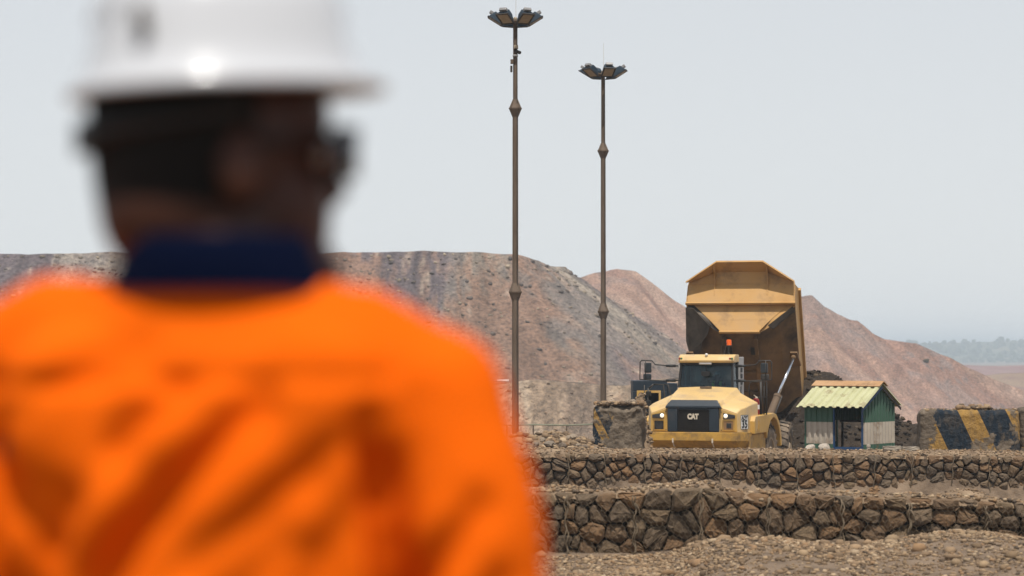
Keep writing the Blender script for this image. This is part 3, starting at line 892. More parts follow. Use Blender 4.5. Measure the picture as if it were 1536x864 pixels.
b = MB(); b.lathe([(0.045, 0), (0.05, 0.02), (0.042, 0.09), (0.04, 0.10)], 10); b.lathe([(0.055, 0.10), (0.055, 0.15), (0.03, 0.165)], 10)
o = b.build('marker_stub', MT['pale_rock']); o.location = ((1302 - 768) / F_PX * 64.4, 64.4, capW(9.5) - 0.02); tag(o, 'short pale marker stub below the blue door post of the hut', 'marker')

# ================================================================== dark soil heap behind the hut
def hsoil(a, b):
    c1 = np.maximum(0, 4.25 - 1.05 * np.sqrt(((a - 10.75) * 0.95) ** 2 + ((b - 86) * 0.9) ** 2 + 0.35))
    c2 = np.maximum(0, 2.6 - 0.62 * np.hypot((a - 12.4), (b - 85) * 1.1))
    c3 = np.maximum(0, 1.9 - 0.5 * np.hypot((a - 14.6), (b - 84.5) * 1.1))
    return np.maximum(np.maximum(c1, c2), c3)
hp, zf = heap_obj('soil_heap', 12.4, 85.0, 6.4, 5.0, hsoil, MT['heap'], 'dark tipped soil heap behind the hut and the dump body', 'soil heap', res=0.1, seed=71, rough=0.28)
n = 2600
ax = 7.5 + 10.5 * rng.random(n); ay = 81 + 5.5 * rng.random(n); ss = 0.02 + 0.10 * rng.random(n) ** 2.8
hh = hsoil(ax, ay); k = hh > 0.1
pebble_obj('soil_lumps', np.stack([ax, ay, zf(ax, ay) + ss * 0.2], -1)[k], ss[k], tones(k.sum(), np.array([(0.026, 0.018, 0.012), (0.042, 0.029, 0.019), (0.09, 0.066, 0.046), (0.018, 0.013, 0.01)]), p=[.4, .3, .1, .2]), '', '', parent=hp)

# ================================================================== light masts
MT['mast'] = mat('mast_steel', [(0.075, 0.050, 0.033), (0.125, 0.088, 0.060), (0.15, 0.11, 0.08)], 1.5, 0.75, 0.1, 30, metal=0.1, stretch=(3, 3, 0.6))
MT['lamp_body'] = mat('lamp_housing', [(0.012, 0.024, 0.038), (0.02, 0.036, 0.052)], 5, 0.55, metal=0.3)
MT['lamp_top'] = mat('lamp_bracket', [(0.22, 0.21, 0.20), (0.32, 0.31, 0.30)], 5, 0.5, metal=0.4)
MT['lamp_glass'] = mat('lamp_glass', [(0.22, 0.165, 0.10), (0.30, 0.235, 0.15)], 6, 0.25, spec=0.5)
MT['lamp_frame'] = mat('lamp_frame', [(0.02, 0.018, 0.016), (0.045, 0.035, 0.028)], 6, 0.6)
MT['white'] = mat('white_paint', [(0.55, 0.53, 0.5), (0.66, 0.64, 0.6)], 6, 0.6)
def mast(px, y, ytop, joints, angles, label, extras, whip, foot):
    x = (px - 768) / F_PX * y
    zt = at(0, ytop, y).z; zj = [at(0, j, y).z for j in joints]
    root = empty('light_mast', (x, y, foot)); tag(root, label, 'light mast', 'light masts over the yard')
    inv = Matrix.Translation((0, 0, -foot))
    lean = 0.0
    zs = [foot] + sorted(zj) + [zt]
    rs = [0.115, 0.098, 0.078]
    for k in range(3):
        b = MB(inv); b.tube([(0, 0, zs[k]), (0, 0, zs[k + 1])], [rs[k], rs[k] * 0.93], 10)
        b.build('pole_section', MT['mast'], root, smooth=True, auto=60)
    for k in (1, 2):
        b = MB(inv @ Matrix.Translation((0, 0, zs[k])))
        b.lathe([(rs[k - 1] * 0.95, -0.29), (0.205, -0.02), (0.215, -0.02), (0.215, 0.02), (0.2, 0.02), (rs[k] * 1.05, 0.30)], 6)
        b.build('joint_flange', MT['mast'], root)
    b = MB(inv); b.box(-0.25, 0.25, -0.25, 0.25, foot, foot + 0.03); b.build('base_plate', MT['mast'], root)
    b = MB(inv); b.lathe([(0.12, zt - 0.10), (0.30, zt - 0.05), (0.30, zt - 0.02), (0.10, zt + 0.03)], 12)
    for a in angles:
        c, s_ = math.cos(R(a)), math.sin(R(a)); b.tube([(0, 0, zt - 0.03), (c * 0.42, s_ * 0.42, zt + 0.02)], 0.025, 6)
    b.build('head_frame', MT['mast'], root)
    b = MB(inv); b.ball((0, 0, zt + 0.06), 0.075, 10, 6); b.build('junction_box', MT['lamp_glass'], root, smooth=True)
    for a in angles:
        # local frame: +x outward, z up; glass looks outward and down
        m = inv @ Matrix.Translation((0, 0, zt - 0.02)) @ Matrix.Rotation(R(a), 4, 'Z') @ Matrix.Translation((0.66, 0, 0.02)) @ Matrix.Rotation(R(148), 4, 'Y')
        b = MB(m)     # local z = direction the lamp looks
        b.add([(-0.25, -0.22, 0), (0.25, -0.22, 0), (0.25, 0.22, 0), (-0.25, 0.22, 0), (-0.14, -0.14, -0.26), (0.10, -0.14, -0.26), (0.10, 0.14, -0.26), (-0.14, 0.14, -0.26)],
              [(0, 1, 2, 3), (7, 6, 5, 4), (0, 4, 5, 1), (1, 5, 6, 2), (2, 6, 7, 3), (3, 7, 4, 0)])
        h = b.build('floodlight', MT['lamp_body'], root, bevel=0.012)
        b = MB(m); b.box(-0.215, 0.215, -0.185, 0.185, 0.012, 0.018); b.build('lens', MT['lamp_glass'], h)
        b = MB(m)
        for s_ in (-1, 1):
            b.box(-0.27, 0.27, s_ * 0.212 - 0.022, s_ * 0.212 + 0.022, -0.01, 0.03); b.box(s_ * 0.245 - 0.022, s_ * 0.245 + 0.022, -0.19, 0.19, -0.008, 0.032)
        b.build('lens_frame', MT['lamp_frame'], h)
        b = MB(m); b.box(-0.30, -0.13, -0.13, 0.13, -0.22, -0.12); b.build('control_gear', MT['lamp_top'], h, bevel=0.01)
    b = MB(inv); b.tube([(0.06, -0.105 - 0.02 * math.sin(k * 1.3), foot + 0.3 + (zt - foot - 0.5) * k / 18) if k % 7 else (0.07, -0.13, foot + 0.3 + (zt - foot - 0.5) * k / 18) for k in range(19)], 0.012, 5); b.build('cable', MT['lamp_frame'], root)
    b = MB(inv); b.tube([(0.02, 0.0, zt), (0.02, 0, zt + whip)], [0.012, 0.008], 5); b.build('lightning_rod', MT['white'], root)
    for nm, px_, py_, sz, mm in extras:
        p = at(px_, py_, y); m = inv @ Matrix.Translation((p.x - x, -0.11, p.z))
        b = MB(m)
        if nm == 'camera': b.tube([(-0.05, 0.05, 0.03), (0.11, -0.12, -0.05)], 0.055, 10); b.lathe([(0.02, 0), (0.03, 0.10)], 8)
        else: b.box(-sz[0], sz[0], -0.07, 0.09, -sz[1], sz[1])
        b.build(nm, mm, root, bevel=0.01 if nm != 'camera' else 0)
    return root
mast(773, 78.5, 30, (162, 438), (0, 62, 118, 180, 240, 300), 'taller rusty light mast with camera and boxes, left one beside the orange shirt',
     [('equipment_box', 774, 70, (0.07, 0.055), MT['lamp_glass']), ('camera', 775, 77, None, MT['lamp_frame']), ('clamp', 773, 83, (0.085, 0.03), MT['lamp_top']), ('loudspeaker', 768, 92, (0.05, 0.07), MT['mast']), ('hanging_bracket', 767, 103, (0.035, 0.10), MT['lamp_frame'])], 1.1, -0.4)
mast(905, 90.3, 110, (226, 467), (-8, 50, 110, 165, 222, 285), 'shorter light mast with thin lightning rod, above the stained block', [], 1.15, -0.45)

# small street lamp whose head peeps out left of the taller mast
y = 150.0; p = at(762, 571, y); q = at(690, 571, y); g0 = float(gz(np.array([q.x]), np.array([y]))[0])
root = empty('street_lamp', (q.x, y, g0)); tag(root, 'distant street lamp with a horizontal arm left of the taller mast', 'street lamp')
L0 = p.x - q.x; H0 = p.z - g0
b = MB(); b.tube([(0, 0, 0), (0, 0, H0 - 1.2), (0.15, 0, H0 - 0.5), (0.7, 0, H0 - 0.1), (L0 - 0.6, 0, H0)], [0.09, 0.07, 0.06, 0.05, 0.045], 8); b.build('pole', MT['lamp_top'], root, smooth=True)
b = MB(); b.loft([[(L0 - 0.7 + t * 0.75, w_ * math.sin(3.14 * (0.15 + 0.75 * t)) * 0.16, H0 - 0.02 + hh * 0.09) for w_, hh in ((-1, 0), (-0.7, 1), (0.7, 1), (1, 0), (0.6, -0.8), (-0.6, -0.8))] for t in (0, 0.3, 0.6, 0.9, 1.0)]); b.build('lamp_head', MT['white'], root, smooth=True)

PIPE = mat('dull_pipe', [(0.16, 0.17, 0.11), (0.22, 0.22, 0.16)], 2, 0.7)
# pipe lying along the yard edge
y = 99.0
b = MB()
pts = [Vector(((px - 768) / F_PX * y, y + 0.2 * math.sin(px), at(0, py, y).z)) for px, py in ((640, 639), (760, 637.5), (800, 637), (850, 638), (900, 636), (930, 636.5))]
b.tube(pts, 0.03, 6)
root = empty('pipe_run', (pts[0].x, y, -0.5)); tag(root, 'thin pale pipe carried along the yard edge left of the stained block', 'pipe')
o = b.build('pipe', PIPE, root, smooth=True); o.matrix_parent_inverse = Matrix.Translation(-root.location)
for p_ in pts[::1]:
    b = MB(); b.tube([(p_.x, p_.y, -0.6), (p_.x, p_.y, p_.z)], 0.03, 6); o = b.build('support', MT['mast'], root); o.matrix_parent_inverse = Matrix.Translation(-root.location)

# machine cabinet behind the truck's far side
MT['navy_panel'] = mat('navy_panel', [(0.010, 0.018, 0.028), (0.016, 0.026, 0.038)], 3, 0.55, dirt=(0.08, 0.065, 0.05), dirt_amt=0.2)
MT['yellow'] = mat('yellow_paint', [(0.46, 0.265, 0.055), (0.56, 0.335, 0.085)], 1.2, 0.5, 0.05, 40, dirt=(0.42, 0.30, 0.17), dirt_amt=0.45, dirt_scale=1.1, spec=0.4)
y = 84.0; s_ = y / F_PX
c0 = at(975, 571, y)
root = empty('machine_cabinet', (c0.x, y, -0.3)); tag(root, 'dark blue machine cabinet with yellow framed opening behind the left block', 'machine')
w0 = 51 * s_ / 2; ht = c0.z + 0.3
b = MB(); fz0 = ht - 16 * s_; fx0, fx1 = -w0 + 6 * s_, w0 - 10 * s_; fzb = ht - 40 * s_
b.box(-w0, w0, 0, 1.6, fz0, ht); b.box(-w0, fx0, 0, 1.6, 0.35, fz0 - 0.003); b.box(fx1, w0, 0, 1.6, 0.35, fz0 - 0.003); b.box(fx0 + 0.002, fx1 - 0.002, 0, 1.6, 0.35, fzb); b.box(fx0 + 0.002, fx1 - 0.002, 0.9, 1.6, fzb + 0.003, fz0 - 0.006)
b.build('cabinet', MT['navy_panel'], root, bevel=0.015)
b = MB()
for q in ((fx0 - 0.01, fx1 + 0.01, fz0 - 0.05, fz0 + 0.03), (fx0 - 0.01, fx0 + 0.06, fzb, fz0 - 0.053), (fx1 - 0.06, fx1 + 0.01, fzb, fz0 - 0.053)):
    b.box(q[0], q[1], -0.05, 0.0, q[2], q[3])
b.build('opening_frame', MT['yellow'], root)
b = MB(); b.box(w0 + 0.02, w0 + 16 * s_, 0.1, 1.5, 0.35, ht - 4 * s_); b.build('side_cabinet', MT['navy_panel'], root, bevel=0.015)
b = MB(); b.box(-w0, w0 + 16 * s_, 0.05, 1.55, 0.0, 0.345); b.build('skid', MT['lamp_frame'], root)
# ================================================================== corrugated hut
def sheet_mat(name, cols, rust=0.25):
    return mat(name, cols, 2.0, 0.55, 0.05, 30, dirt=(0.16, 0.085, 0.04), dirt_amt=rust, dirt_scale=3.0, metal=0.0, spec=0.35)
MT['sheet_green'] = sheet_mat('green_sheet', [(0.035, 0.085, 0.055), (0.05, 0.11, 0.072)], 0.15)
MT['sheet_roof'] = sheet_mat('pale_green_sheet', [(0.39, 0.385, 0.215), (0.46, 0.45, 0.27)], 0.28)
MT['sheet_white'] = sheet_mat('dusty_white_sheet', [(0.36, 0.31, 0.25), (0.47, 0.41, 0.33)], 0.3)
MT['ridge'] = sheet_mat('rusty_ridge', [(0.36, 0.20, 0.09), (0.44, 0.27, 0.14)], 0.3)
MT['blue'] = mat('blue_steel', [(0.010, 0.042, 0.11), (0.016, 0.06, 0.15)], 4, 0.55, dirt=(0.10, 0.06, 0.035), dirt_amt=0.25)
MT['dark_in'] = mat('hut_inside', [(0.02, 0.02, 0.018), (0.035, 0.033, 0.03)], 3, 0.9)
YHUT = 68.0
HW, HD = 1.84, 1.9
cr = at(1294, 672, YHUT)                 # front right corner
rz = R(-36)
gl = float(gz(np.array([cr.x]), np.array([YHUT]))[0])
ax_ = Vector((math.cos(rz), math.sin(rz), 0)); ay_ = Vector((-math.sin(rz), math.cos(rz), 0))
org = cr - ax_ * HW
hut = empty('hut', (org.x, org.y, gl - 0.25), rz); tag(hut, 'small green and white corrugated hut with open front beside the truck', 'hut')
B0 = gl - 0.25
zz = lambda py: at(0, py, YHUT).z - B0
Z_E, Z_R = zz(607.5), zz(578)
Z_1, Z_2 = zz(634), zz(667)
def corr(u0, u1, lo, hi, pitch, amp, P, parent, name, material, thick=0.012, square=True):
    """corrugated sheet: u across the ribs, lo(u)..hi(u) along them; P maps (u, v, out) -> point"""
    n_ = max(1, int(round((u1 - u0) / pitch))); pw = (u1 - u0) / n_
    us = []
    for k in range(n_):
        a = u0 + k * pw
        for t, o in ((0, 0), (0.38, 0), (0.5, 1), (0.86, 1)):
            us.append((a + t * pw, o * amp))
    us.append((u1, 0))
    m = 5
    b = MB()
    V = []; Fc = []
    for side in (0, thick):
        for u, o in us:
            for j in range(m):
                t = j / (m - 1); v = lo(u) + (hi(u) - lo(u)) * t
                V.append(P(u, v, o - side))
    nu = len(us); half = nu * m
    for i in range(nu - 1):
        for j in range(m - 1):
            a = i * m + j
            Fc.append((a, a + m, a + m + 1, a + 1)); Fc.append((half + a + 1, half + a + m + 1, half + a + m, half + a))
        a = i * m; Fc.append((a, half + a, half + a + m, a + m))
        a = i * m + m - 1; Fc.append((a + m, half + a + m, half + a, a))
    for j in range(m - 1):
        a = j; Fc.append((a + 1, half + a + 1, half + a, a)); a = (nu - 1) * m + j; Fc.append((a, half + a, half + a + 1, a + 1))
    b.add(V, Fc)
    return b.build(name, material, parent)
c_ = lambda v: (lambda u: v)
front = lambda u, v, o: (u, -o, v)
right = lambda u, v, o: (HW + o, u, v)
left = lambda u, v, o: (-o, u, v)
backp = lambda u, v, o: (u, HD + o, v)
pitch_w, amp_w = 0.19, 0.036
FX = HW * 0.49                            # the front is sheeted up to here, open beyond
wall_eave = Z_E + 0.02
slope = (Z_R - wall_eave) / (HD / 2)
gab = lambda u: wall_eave + slope * (HD / 2 - abs(u - HD / 2)) - 0.05
for lo, hi, m_, nm in ((Z_1 + 0.004, wall_eave - 0.03, 'sheet_green', 'upper_sheet'), (Z_2 + 0.004, Z_1, 'sheet_white', 'middle_sheet'), (0.0, Z_2, 'sheet_green', 'lower_sheet')):
    corr(0.03, FX, c_(lo), c_(hi), pitch_w, amp_w, front, hut, nm, MT[m_])
for P_, nmz in ((right, 0), (left, 1)):
    corr(0.03, HD - 0.02, c_(Z_1 + 0.004), gab, 0.185, 0.045, P_, hut, 'gable_sheet', MT['sheet_green'])
    corr(0.03, HD - 0.02, c_(Z_2 + 0.004), c_(Z_1), 0.185, 0.045, P_, hut, 'middle_sheet', MT['sheet_white'])
    corr(0.03, HD - 0.02, c_(0.0), c_(Z_2), 0.185, 0.045, P_, hut, 'lower_sheet', MT['sheet_green'])
corr(0.0, HW, c_(Z_1 + 0.004), c_(wall_eave - 0.03), pitch_w, amp_w, backp, hut, 'back_sheet', MT['sheet_green'])
corr(0.92, HW, c_(0.0), c_(Z_1), pitch_w, amp_w, backp, hut, 'back_sheet', MT['sheet_white'])
# roof: overhanging slopes
oh = 0.26
run = HD / 2 + oh; ze = Z_R - (Z_R - wall_eave) / (HD / 2) * run + 0.05
ln = math.hypot(run, Z_R - ze); sd = (Z_R + 0.04 - ze) / run
nF = Vector((0, -math.sin(math.atan(sd)), math.cos(math.atan(sd))))
roofF = lambda u, v, o: (u, -oh + run * v + nF.y * o, ze + (Z_R + 0.04 - ze) * v + nF.z * o)
roofB = lambda u, v, o: (u, HD + oh - run * v - nF.y * o, ze + (Z_R + 0.04 - ze) * v + nF.z * o)
corr(-0.16, HW + 0.14, c_(0), c_(0.97), 0.245, 0.045, roofF, hut, 'roof_sheet', MT['sheet_roof'])
corr(-0.16, HW + 0.14, c_(0), c_(0.97), 0.245, 0.045, roofB, hut, 'roof_sheet', MT['sheet_roof'])
b = MB()
zr = Z_R + 0.105
b.prism([(-0.18, HD / 2, zr + 0.01), (-0.18, HD / 2 - 0.27, zr - 0.27 * sd + 0.02), (-0.18, HD / 2 - 0.27, zr - 0.27 * sd + 0.005), (-0.18, HD / 2, zr - 0.012), (-0.18, HD / 2 + 0.27, zr - 0.27 * sd + 0.005), (-0.18, HD / 2 + 0.27, zr - 0.27 * sd + 0.02)], (HW + 0.35, 0, 0))
b.build('ridge_cap', MT['ridge'], hut)
for x, y in ((-0.0, 0.0), (FX + 0.02, -0.01), (HW - 0.02, -0.02), (0.0, HD - 0.02), (HW - 0.02, HD - 0.03)):
    b = MB(); b.box(x - 0.018, x + 0.022, y - 0.015, y + 0.03, 0, wall_eave - 0.02); b.build('post', MT['blue'] if (y < 0 and x > 0.1) else MT['sheet_green'], hut)
b = MB(); b.box(FX + 0.05, HW - 0.05, -0.01, 0.03, zz(675), zz(671)); b.build('sill_bar', MT['blue'], hut)
b = MB(); b.box(0.1, 0.9, HD - 0.05, HD - 0.012, Z_1 - 0.05, Z_1 + 0.01); b.build('back_rail', MT['lamp_frame'], hut)
b = MB(); b.box(0.16, 0.22, HD - 0.06, HD - 0.012, 0.0, Z_1 - 0.055); b.build('back_post', MT['lamp_frame'], hut)
for s_ in (-1, 1):      # gable bargeboards
    y0, y1 = (HD / 2, -oh + 0.04) if s_ < 0 else (HD / 2, HD + oh - 0.04)
    b = MB(); b.prism([(HW + 0.09, y0, Z_R - 0.03), (HW + 0.09, y1, ze - 0.03), (HW + 0.09, y1, ze - 0.10), (HW + 0.09, y0, Z_R - 0.10)], (0.025, 0, 0)); b.build('barge_board', MT['blue'] if s_ < 0 else MT['lamp_frame'], hut)
# ================================================================== articulated dump truck
MT['hood'] = mat('pale_yellow', [(0.56, 0.37, 0.145), (0.62, 0.43, 0.19)], 0.8, 0.42, 0.03, 40, dirt=(0.40, 0.29, 0.175), dirt_amt=0.42, dirt_scale=1.3, spec=0.45)  # paler yellow for the hood and cab roof
MT['yellow_low'] = mat('grimy_yellow', [(0.42, 0.225, 0.04), (0.52, 0.30, 0.06)], 1.5, 0.55, 0.05, 40, dirt=(0.15, 0.095, 0.05), dirt_amt=0.55, dirt_scale=2.2)
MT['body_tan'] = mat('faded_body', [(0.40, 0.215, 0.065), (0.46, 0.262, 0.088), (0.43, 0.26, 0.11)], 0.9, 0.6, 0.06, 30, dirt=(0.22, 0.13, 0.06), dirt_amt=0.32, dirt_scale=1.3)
MT['body_under'] = mat('dirty_shaded_body', [(0.15, 0.085, 0.035), (0.22, 0.125, 0.052)], 1.0, 0.75, 0.2, 20, dirt=(0.035, 0.026, 0.02), dirt_amt=0.62, dirt_scale=0.8)  # underside shade put into the brown, with dirt patches over it
MT['worn_shaded'] = mat('scoured_shaded_steel', [(0.05, 0.04, 0.033), (0.10, 0.08, 0.06)], 3, 0.6, 0.2, 20, metal=0.3, dirt=(0.02, 0.017, 0.015), dirt_amt=0.5)  # scoured strips; on the side wing the dark colour stands for shade
MT['grille_frame'] = mat('grille_frame', [(0.010, 0.018, 0.027), (0.016, 0.026, 0.037)], 3, 0.42, spec=0.5, dirt=(0.06, 0.05, 0.04), dirt_amt=0.2)
MT['grille'] = mat('grille_mesh', [(0.012, 0.009, 0.007), (0.024, 0.018, 0.013)], 6, 0.7)
MT['black'] = mat('black_plastic', [(0.010, 0.010, 0.010), (0.02, 0.02, 0.02)], 5, 0.5)
MT['rail'] = mat('rail_steel', [(0.03, 0.028, 0.026), (0.06, 0.052, 0.045)], 5, 0.5, metal=0.3)
MT['silver'] = mat('cab_grey', [(0.30, 0.29, 0.28), (0.40, 0.385, 0.37)], 2.5, 0.5, dirt=(0.2, 0.16, 0.12), dirt_amt=0.3)
MT['tyre'] = mat('tyre_rubber', [(0.020, 0.018, 0.016), (0.036, 0.032, 0.028)], 3, 0.9, 0.3, 20, dirt=(0.22, 0.165, 0.115), dirt_amt=0.85, dirt_scale=1.6)
MT['rim'] = mat('dusty_rim', [(0.27, 0.20, 0.13), (0.34, 0.26, 0.18)], 2, 0.8)
MT['letters'] = mat('pale_letters', [(0.55, 0.47, 0.36), (0.6, 0.52, 0.4)], 5, 0.6)
MT['plate'] = mat('white_plate', [(0.62, 0.60, 0.56), (0.7, 0.68, 0.64)], 5, 0.5)
MT['ink'] = mat('navy_ink', [(0.01, 0.014, 0.02), (0.016, 0.02, 0.028)], 5, 0.6)
MT['orange'] = mat('beacon_orange', [(0.75, 0.10, 0.008), (0.8, 0.13, 0.01)], 5, 0.3)
MT['red'] = mat('extinguisher_red', [(0.22, 0.018, 0.018), (0.28, 0.026, 0.024)], 5, 0.4, dirt=(0.2, 0.1, 0.07), dirt_amt=0.3)
MT['green_l'] = mat('green_lens', [(0.02, 0.14, 0.06), (0.03, 0.17, 0.07)], 5, 0.3)
MT['chrome'] = mat('chrome_rod', [(0.7, 0.72, 0.75), (0.8, 0.82, 0.85)], 5, 0.18, metal=1.0)
MT['ram'] = mat('ram_barrel', [(0.11, 0.072, 0.045), (0.16, 0.11, 0.07)], 3, 0.8, 0.2, 20)
MT['amber'] = mat('dusty_lamp', [(0.20, 0.105, 0.04), (0.27, 0.15, 0.065)], 6, 0.5)
MT['lit'] = mat('lit_headlamp', [(0.9, 0.85, 0.75), (0.95, 0.9, 0.8)], 5, 0.2, emit=(1.0, 0.86, 0.62), estr=0.8)
MT['lamp_dark'] = mat('lamp_cluster', [(0.02, 0.022, 0.025), (0.05, 0.052, 0.055)], 9, 0.15, spec=0.7)
MT['dash'] = mat('cab_interior', [(0.03, 0.04, 0.045), (0.07, 0.085, 0.09)], 4, 0.8)
MT['mirror'] = mat('mirror_back', [(0.008, 0.012, 0.016), (0.014, 0.02, 0.026)], 4, 0.35, spec=0.6)
def glass_mat(name, tint, gloss):
    m = bpy.data.materials.new(name); m.use_nodes = True
    nt = m.node_tree; nt.nodes.clear()
    tr = nt.nodes.new('ShaderNodeBsdfTransparent'); tr.inputs[0].default_value = (*tint, 1)
    gl = nt.nodes.new('ShaderNodeBsdfGlossy'); gl.inputs['Roughness'].default_value = 0.06
    nz = nt.nodes.new('ShaderNodeTexNoise'); nz.inputs['Scale'].default_value = 2.0; nz.inputs['Detail'].default_value = 5
    df = nt.nodes.new('ShaderNodeBsdfDiffuse'); df.inputs[0].default_value = (0.16, 0.17, 0.16, 1)
    tc = nt.nodes.new('ShaderNodeTexCoord'); nt.links.new(tc.outputs['Object'], nz.inputs['Vector'])
    mr = nt.nodes.new('ShaderNodeMapRange'); mr.inputs[1].default_value = 0.45; mr.inputs[2].default_value = 0.8; mr.inputs[4].default_value = 0.25
    nt.links.new(nz.outputs['Fac'], mr.inputs[0])
    m1 = nt.nodes.new('ShaderNodeMixShader'); m2 = nt.nodes.new('ShaderNodeMixShader')
    lw = nt.nodes.new('ShaderNodeFresnel'); lw.inputs[0].default_value = gloss
    nt.links.new(lw.outputs[0], m1.inputs[0]); nt.links.new(tr.outputs[0], m1.inputs[1]); nt.links.new(gl.outputs[0], m1.inputs[2])
    nt.links.new(mr.outputs[0], m2.inputs[0]); nt.links.new(m1.outputs[0], m2.inputs[1]); nt.links.new(df.outputs[0], m2.inputs[2])
    out = nt.nodes.new('ShaderNodeOutputMaterial'); nt.links.new(m2.outputs[0], out.inputs[0])
    return m
MT['glass'] = glass_mat('tinted_glass', (0.42, 0.66, 0.72), 1.5)

YT = 74.0; GT = -0.3
tx0 = (1040 - 768) / F_PX * YT
truck = empty('dump_truck', (tx0, YT, GT)); tag(truck, 'dusty yellow articulated dump truck with its tipping body raised', 'dump truck')
FY, RY, JY = R(-18), R(-13.5), 5.0
FM = Matrix.Rotation(FY, 4, 'Z')                                      # front unit: x across, y backwards, z up from the ground
RM = FM @ Matrix.Translation((-0.28, JY, 0)) @ Matrix.Rotation(RY - FY, 4, 'Z')   # rear unit hinged at the joint
def fb(): return MB(FM)
def fc(): return MB(FM @ Matrix.Translation((-0.09, 0, 0)))    # cab, a little to the truck's right
def rb(): return MB(RM)
def text_mesh(txt, size, m, material, name, parent, depth=0.012, bold=0.012, sx=1.0):
    cu = bpy.data.curves.new(name, 'FONT'); cu.body = txt; cu.size = size; cu.extrude = depth; cu.offset = bold; cu.align_x = 'CENTER'; cu.align_y = 'CENTER'
    t = bpy.data.objects.new(name, cu); COL.objects.link(t)
    dg = bpy.context.evaluated_depsgraph_get(); me = bpy.data.meshes.new_from_object(t.evaluated_get(dg))
    bpy.data.objects.remove(t)
    me.transform(m @ Matrix.Diagonal((sx, 1, 1, 1)))
    me.materials.clear()
    return link_mesh(name, me, material, parent)

# ---- hood: cross-sections from the grille back to the windscreen
SEC = [  # y, z mid, deck edge, shoulder inner, shoulder outer, side foot
    (0.05, 2.63, (0.80, 2.60), (0.86, 2.44), (1.34, 2.27), (1.37, 1.70)),
    (0.22, 2.69, (0.815, 2.655), (0.90, 2.545), (1.43, 2.40), (1.45, 1.70)),
    (0.50, 2.76, (0.84, 2.72), (0.97, 2.60), (1.54, 2.46), (1.56, 1.70)),
    (1.10, 2.90, (0.89, 2.86), (1.02, 2.73), (1.58, 2.53), (1.60, 1.65)),
    (1.92, 3.06, (0.93, 3.02), (1.05, 2.85), (1.58, 2.56), (1.60, 1.65))]
secs = []
for y, zm, *pp in SEC:
    r_ = [(x, y, z) for x, z in pp]
    secs.append([(-x, yy, z) for x, yy, z in reversed(r_)] + [(0, y, zm)] + r_)
b = fb(); b.loft(secs, closed=False, caps=False)
b.add(secs[0], [tuple(range(len(secs[0])))]); b.add(secs[-1], [tuple(range(len(secs[0])))])
hood = b.build('hood', MT['hood'], truck, bevel=0.03)
b = fb(); b.box(-0.17, 0.19, 1.55, 1.63, 3.005, 3.06); b.build('hood_vent', MT['ram'], hood)
# fascia panels either side of the grille
for s in (-1, 1):
    b = fb(); b.prism([(s * 0.83, 0.035, 1.705), (s * 1.36, 0.035, 1.705), (s * 1.335, 0.035, 2.235), (s * 0.845, 0.035, 2.40)], (0, -0.03, 0))
    fa = b.build('fascia', MT['yellow'], truck, bevel=0.01)
    b = fb(); b.prism([(s * 0.93, -0.002, 2.10), (s * 1.30, -0.002, 2.12), (s * 1.30, -0.002, 2.215), (s * 0.93, -0.002, 2.28)], (0, -0.02, 0)); hl = b.build('headlight', MT['lamp_dark'], truck, bevel=0.008)
    b = fb(); b.lathe([(0.06, 0), (0.065, 0.015), (0.04, 0.03)], 16, Matrix.Translation((s * (1.01 if s > 0 else 0.985), -0.018, 2.19)) @ Matrix.Rotation(R(90), 4, 'X')); b.build('lamp', MT['lit'], hl, smooth=True)
    b = fb()
    for q in ((0.90, 1.28, 2.035, 2.065), (0.90, 1.28, 1.735, 1.765), (0.90, 0.94, 1.768, 2.032), (1.24, 1.28, 1.768, 2.032)):
        b.box(s * q[0], s * q[1], -0.012, 0.0, q[2], q[3])
    b.build('lamp_surround', MT['yellow_low'], fa)
    b = fb(); b.box(s * 0.945, s * 1.235, 0.0, 0.012, 1.77, 2.03); b.build('lamp_recess', MT['amber'] if s > 0 else MT['grille'], fa)
    if s < 0:
        b = fb(); b.lathe([(0.128, 0), (0.128, 0.012), (0.105, 0.014), (0.105, 0.004)], 20, Matrix.Translation((s * 1.09, -0.001, 1.90)) @ Matrix.Rotation(R(90), 4, 'X'))
        for k in range(-3, 4): b.box(s * 1.09 + k * 0.035 - 0.006, s * 1.09 + k * 0.035 + 0.006, -0.01, -0.002, 1.90 - 0.10 * math.cos(k * 0.38), 1.90 + 0.10 * math.cos(k * 0.38))
        b.build('round_grid', MT['rail'], fa)
    else:
        b = fb(); b.box(1.03, 1.18, -0.014, -0.002, 1.83, 1.97); b.build('work_lamp', MT['lamp_dark'], fa, bevel=0.01)
    for x_, z_ in ((0.87, 2.31), (0.87, 1.76)):
        b = fb(); b.lathe([(0.018, 0), (0.014, 0.012)], 8, Matrix.Translation((s * x_, 0.004, z_)) @ Matrix.Rotation(R(90), 4, 'X')); b.build('bolt', MT['black'], fa)
# grille: dark frame with a sloping cap, mesh and letters
b = fb()
b.box(-0.80, -0.50, -0.06, 0.05, 1.705, 2.42); b.box(0.50, 0.80, -0.06, 0.05, 1.705, 2.42); b.box(-0.498, 0.498, -0.058, 0.05, 2.37, 2.418)
gf = b.build('grille_frame', MT['grille_frame'], truck, bevel=0.02)
b = fb(); b.add([(-0.88, -0.08, 2.42), (0.88, -0.08, 2.42), (0.88, 0.12, 2.42), (-0.88, 0.12, 2.42), (-0.72, 0.03, 2.67), (0.72, 0.03, 2.67), (0.72, 0.14, 2.67), (-0.72, 0.14, 2.67), (-0.87, -0.075, 2.49), (0.87, -0.075, 2.49)],
      [(3, 2, 1, 0), (0, 1, 9, 8), (8, 9, 5, 4), (4, 5, 6, 7), (2, 3, 7, 6), (1, 2, 6, 5, 9), (3, 0, 8, 4, 7)])
b.build('grille_cap', MT['grille_frame'], gf, bevel=0.025)
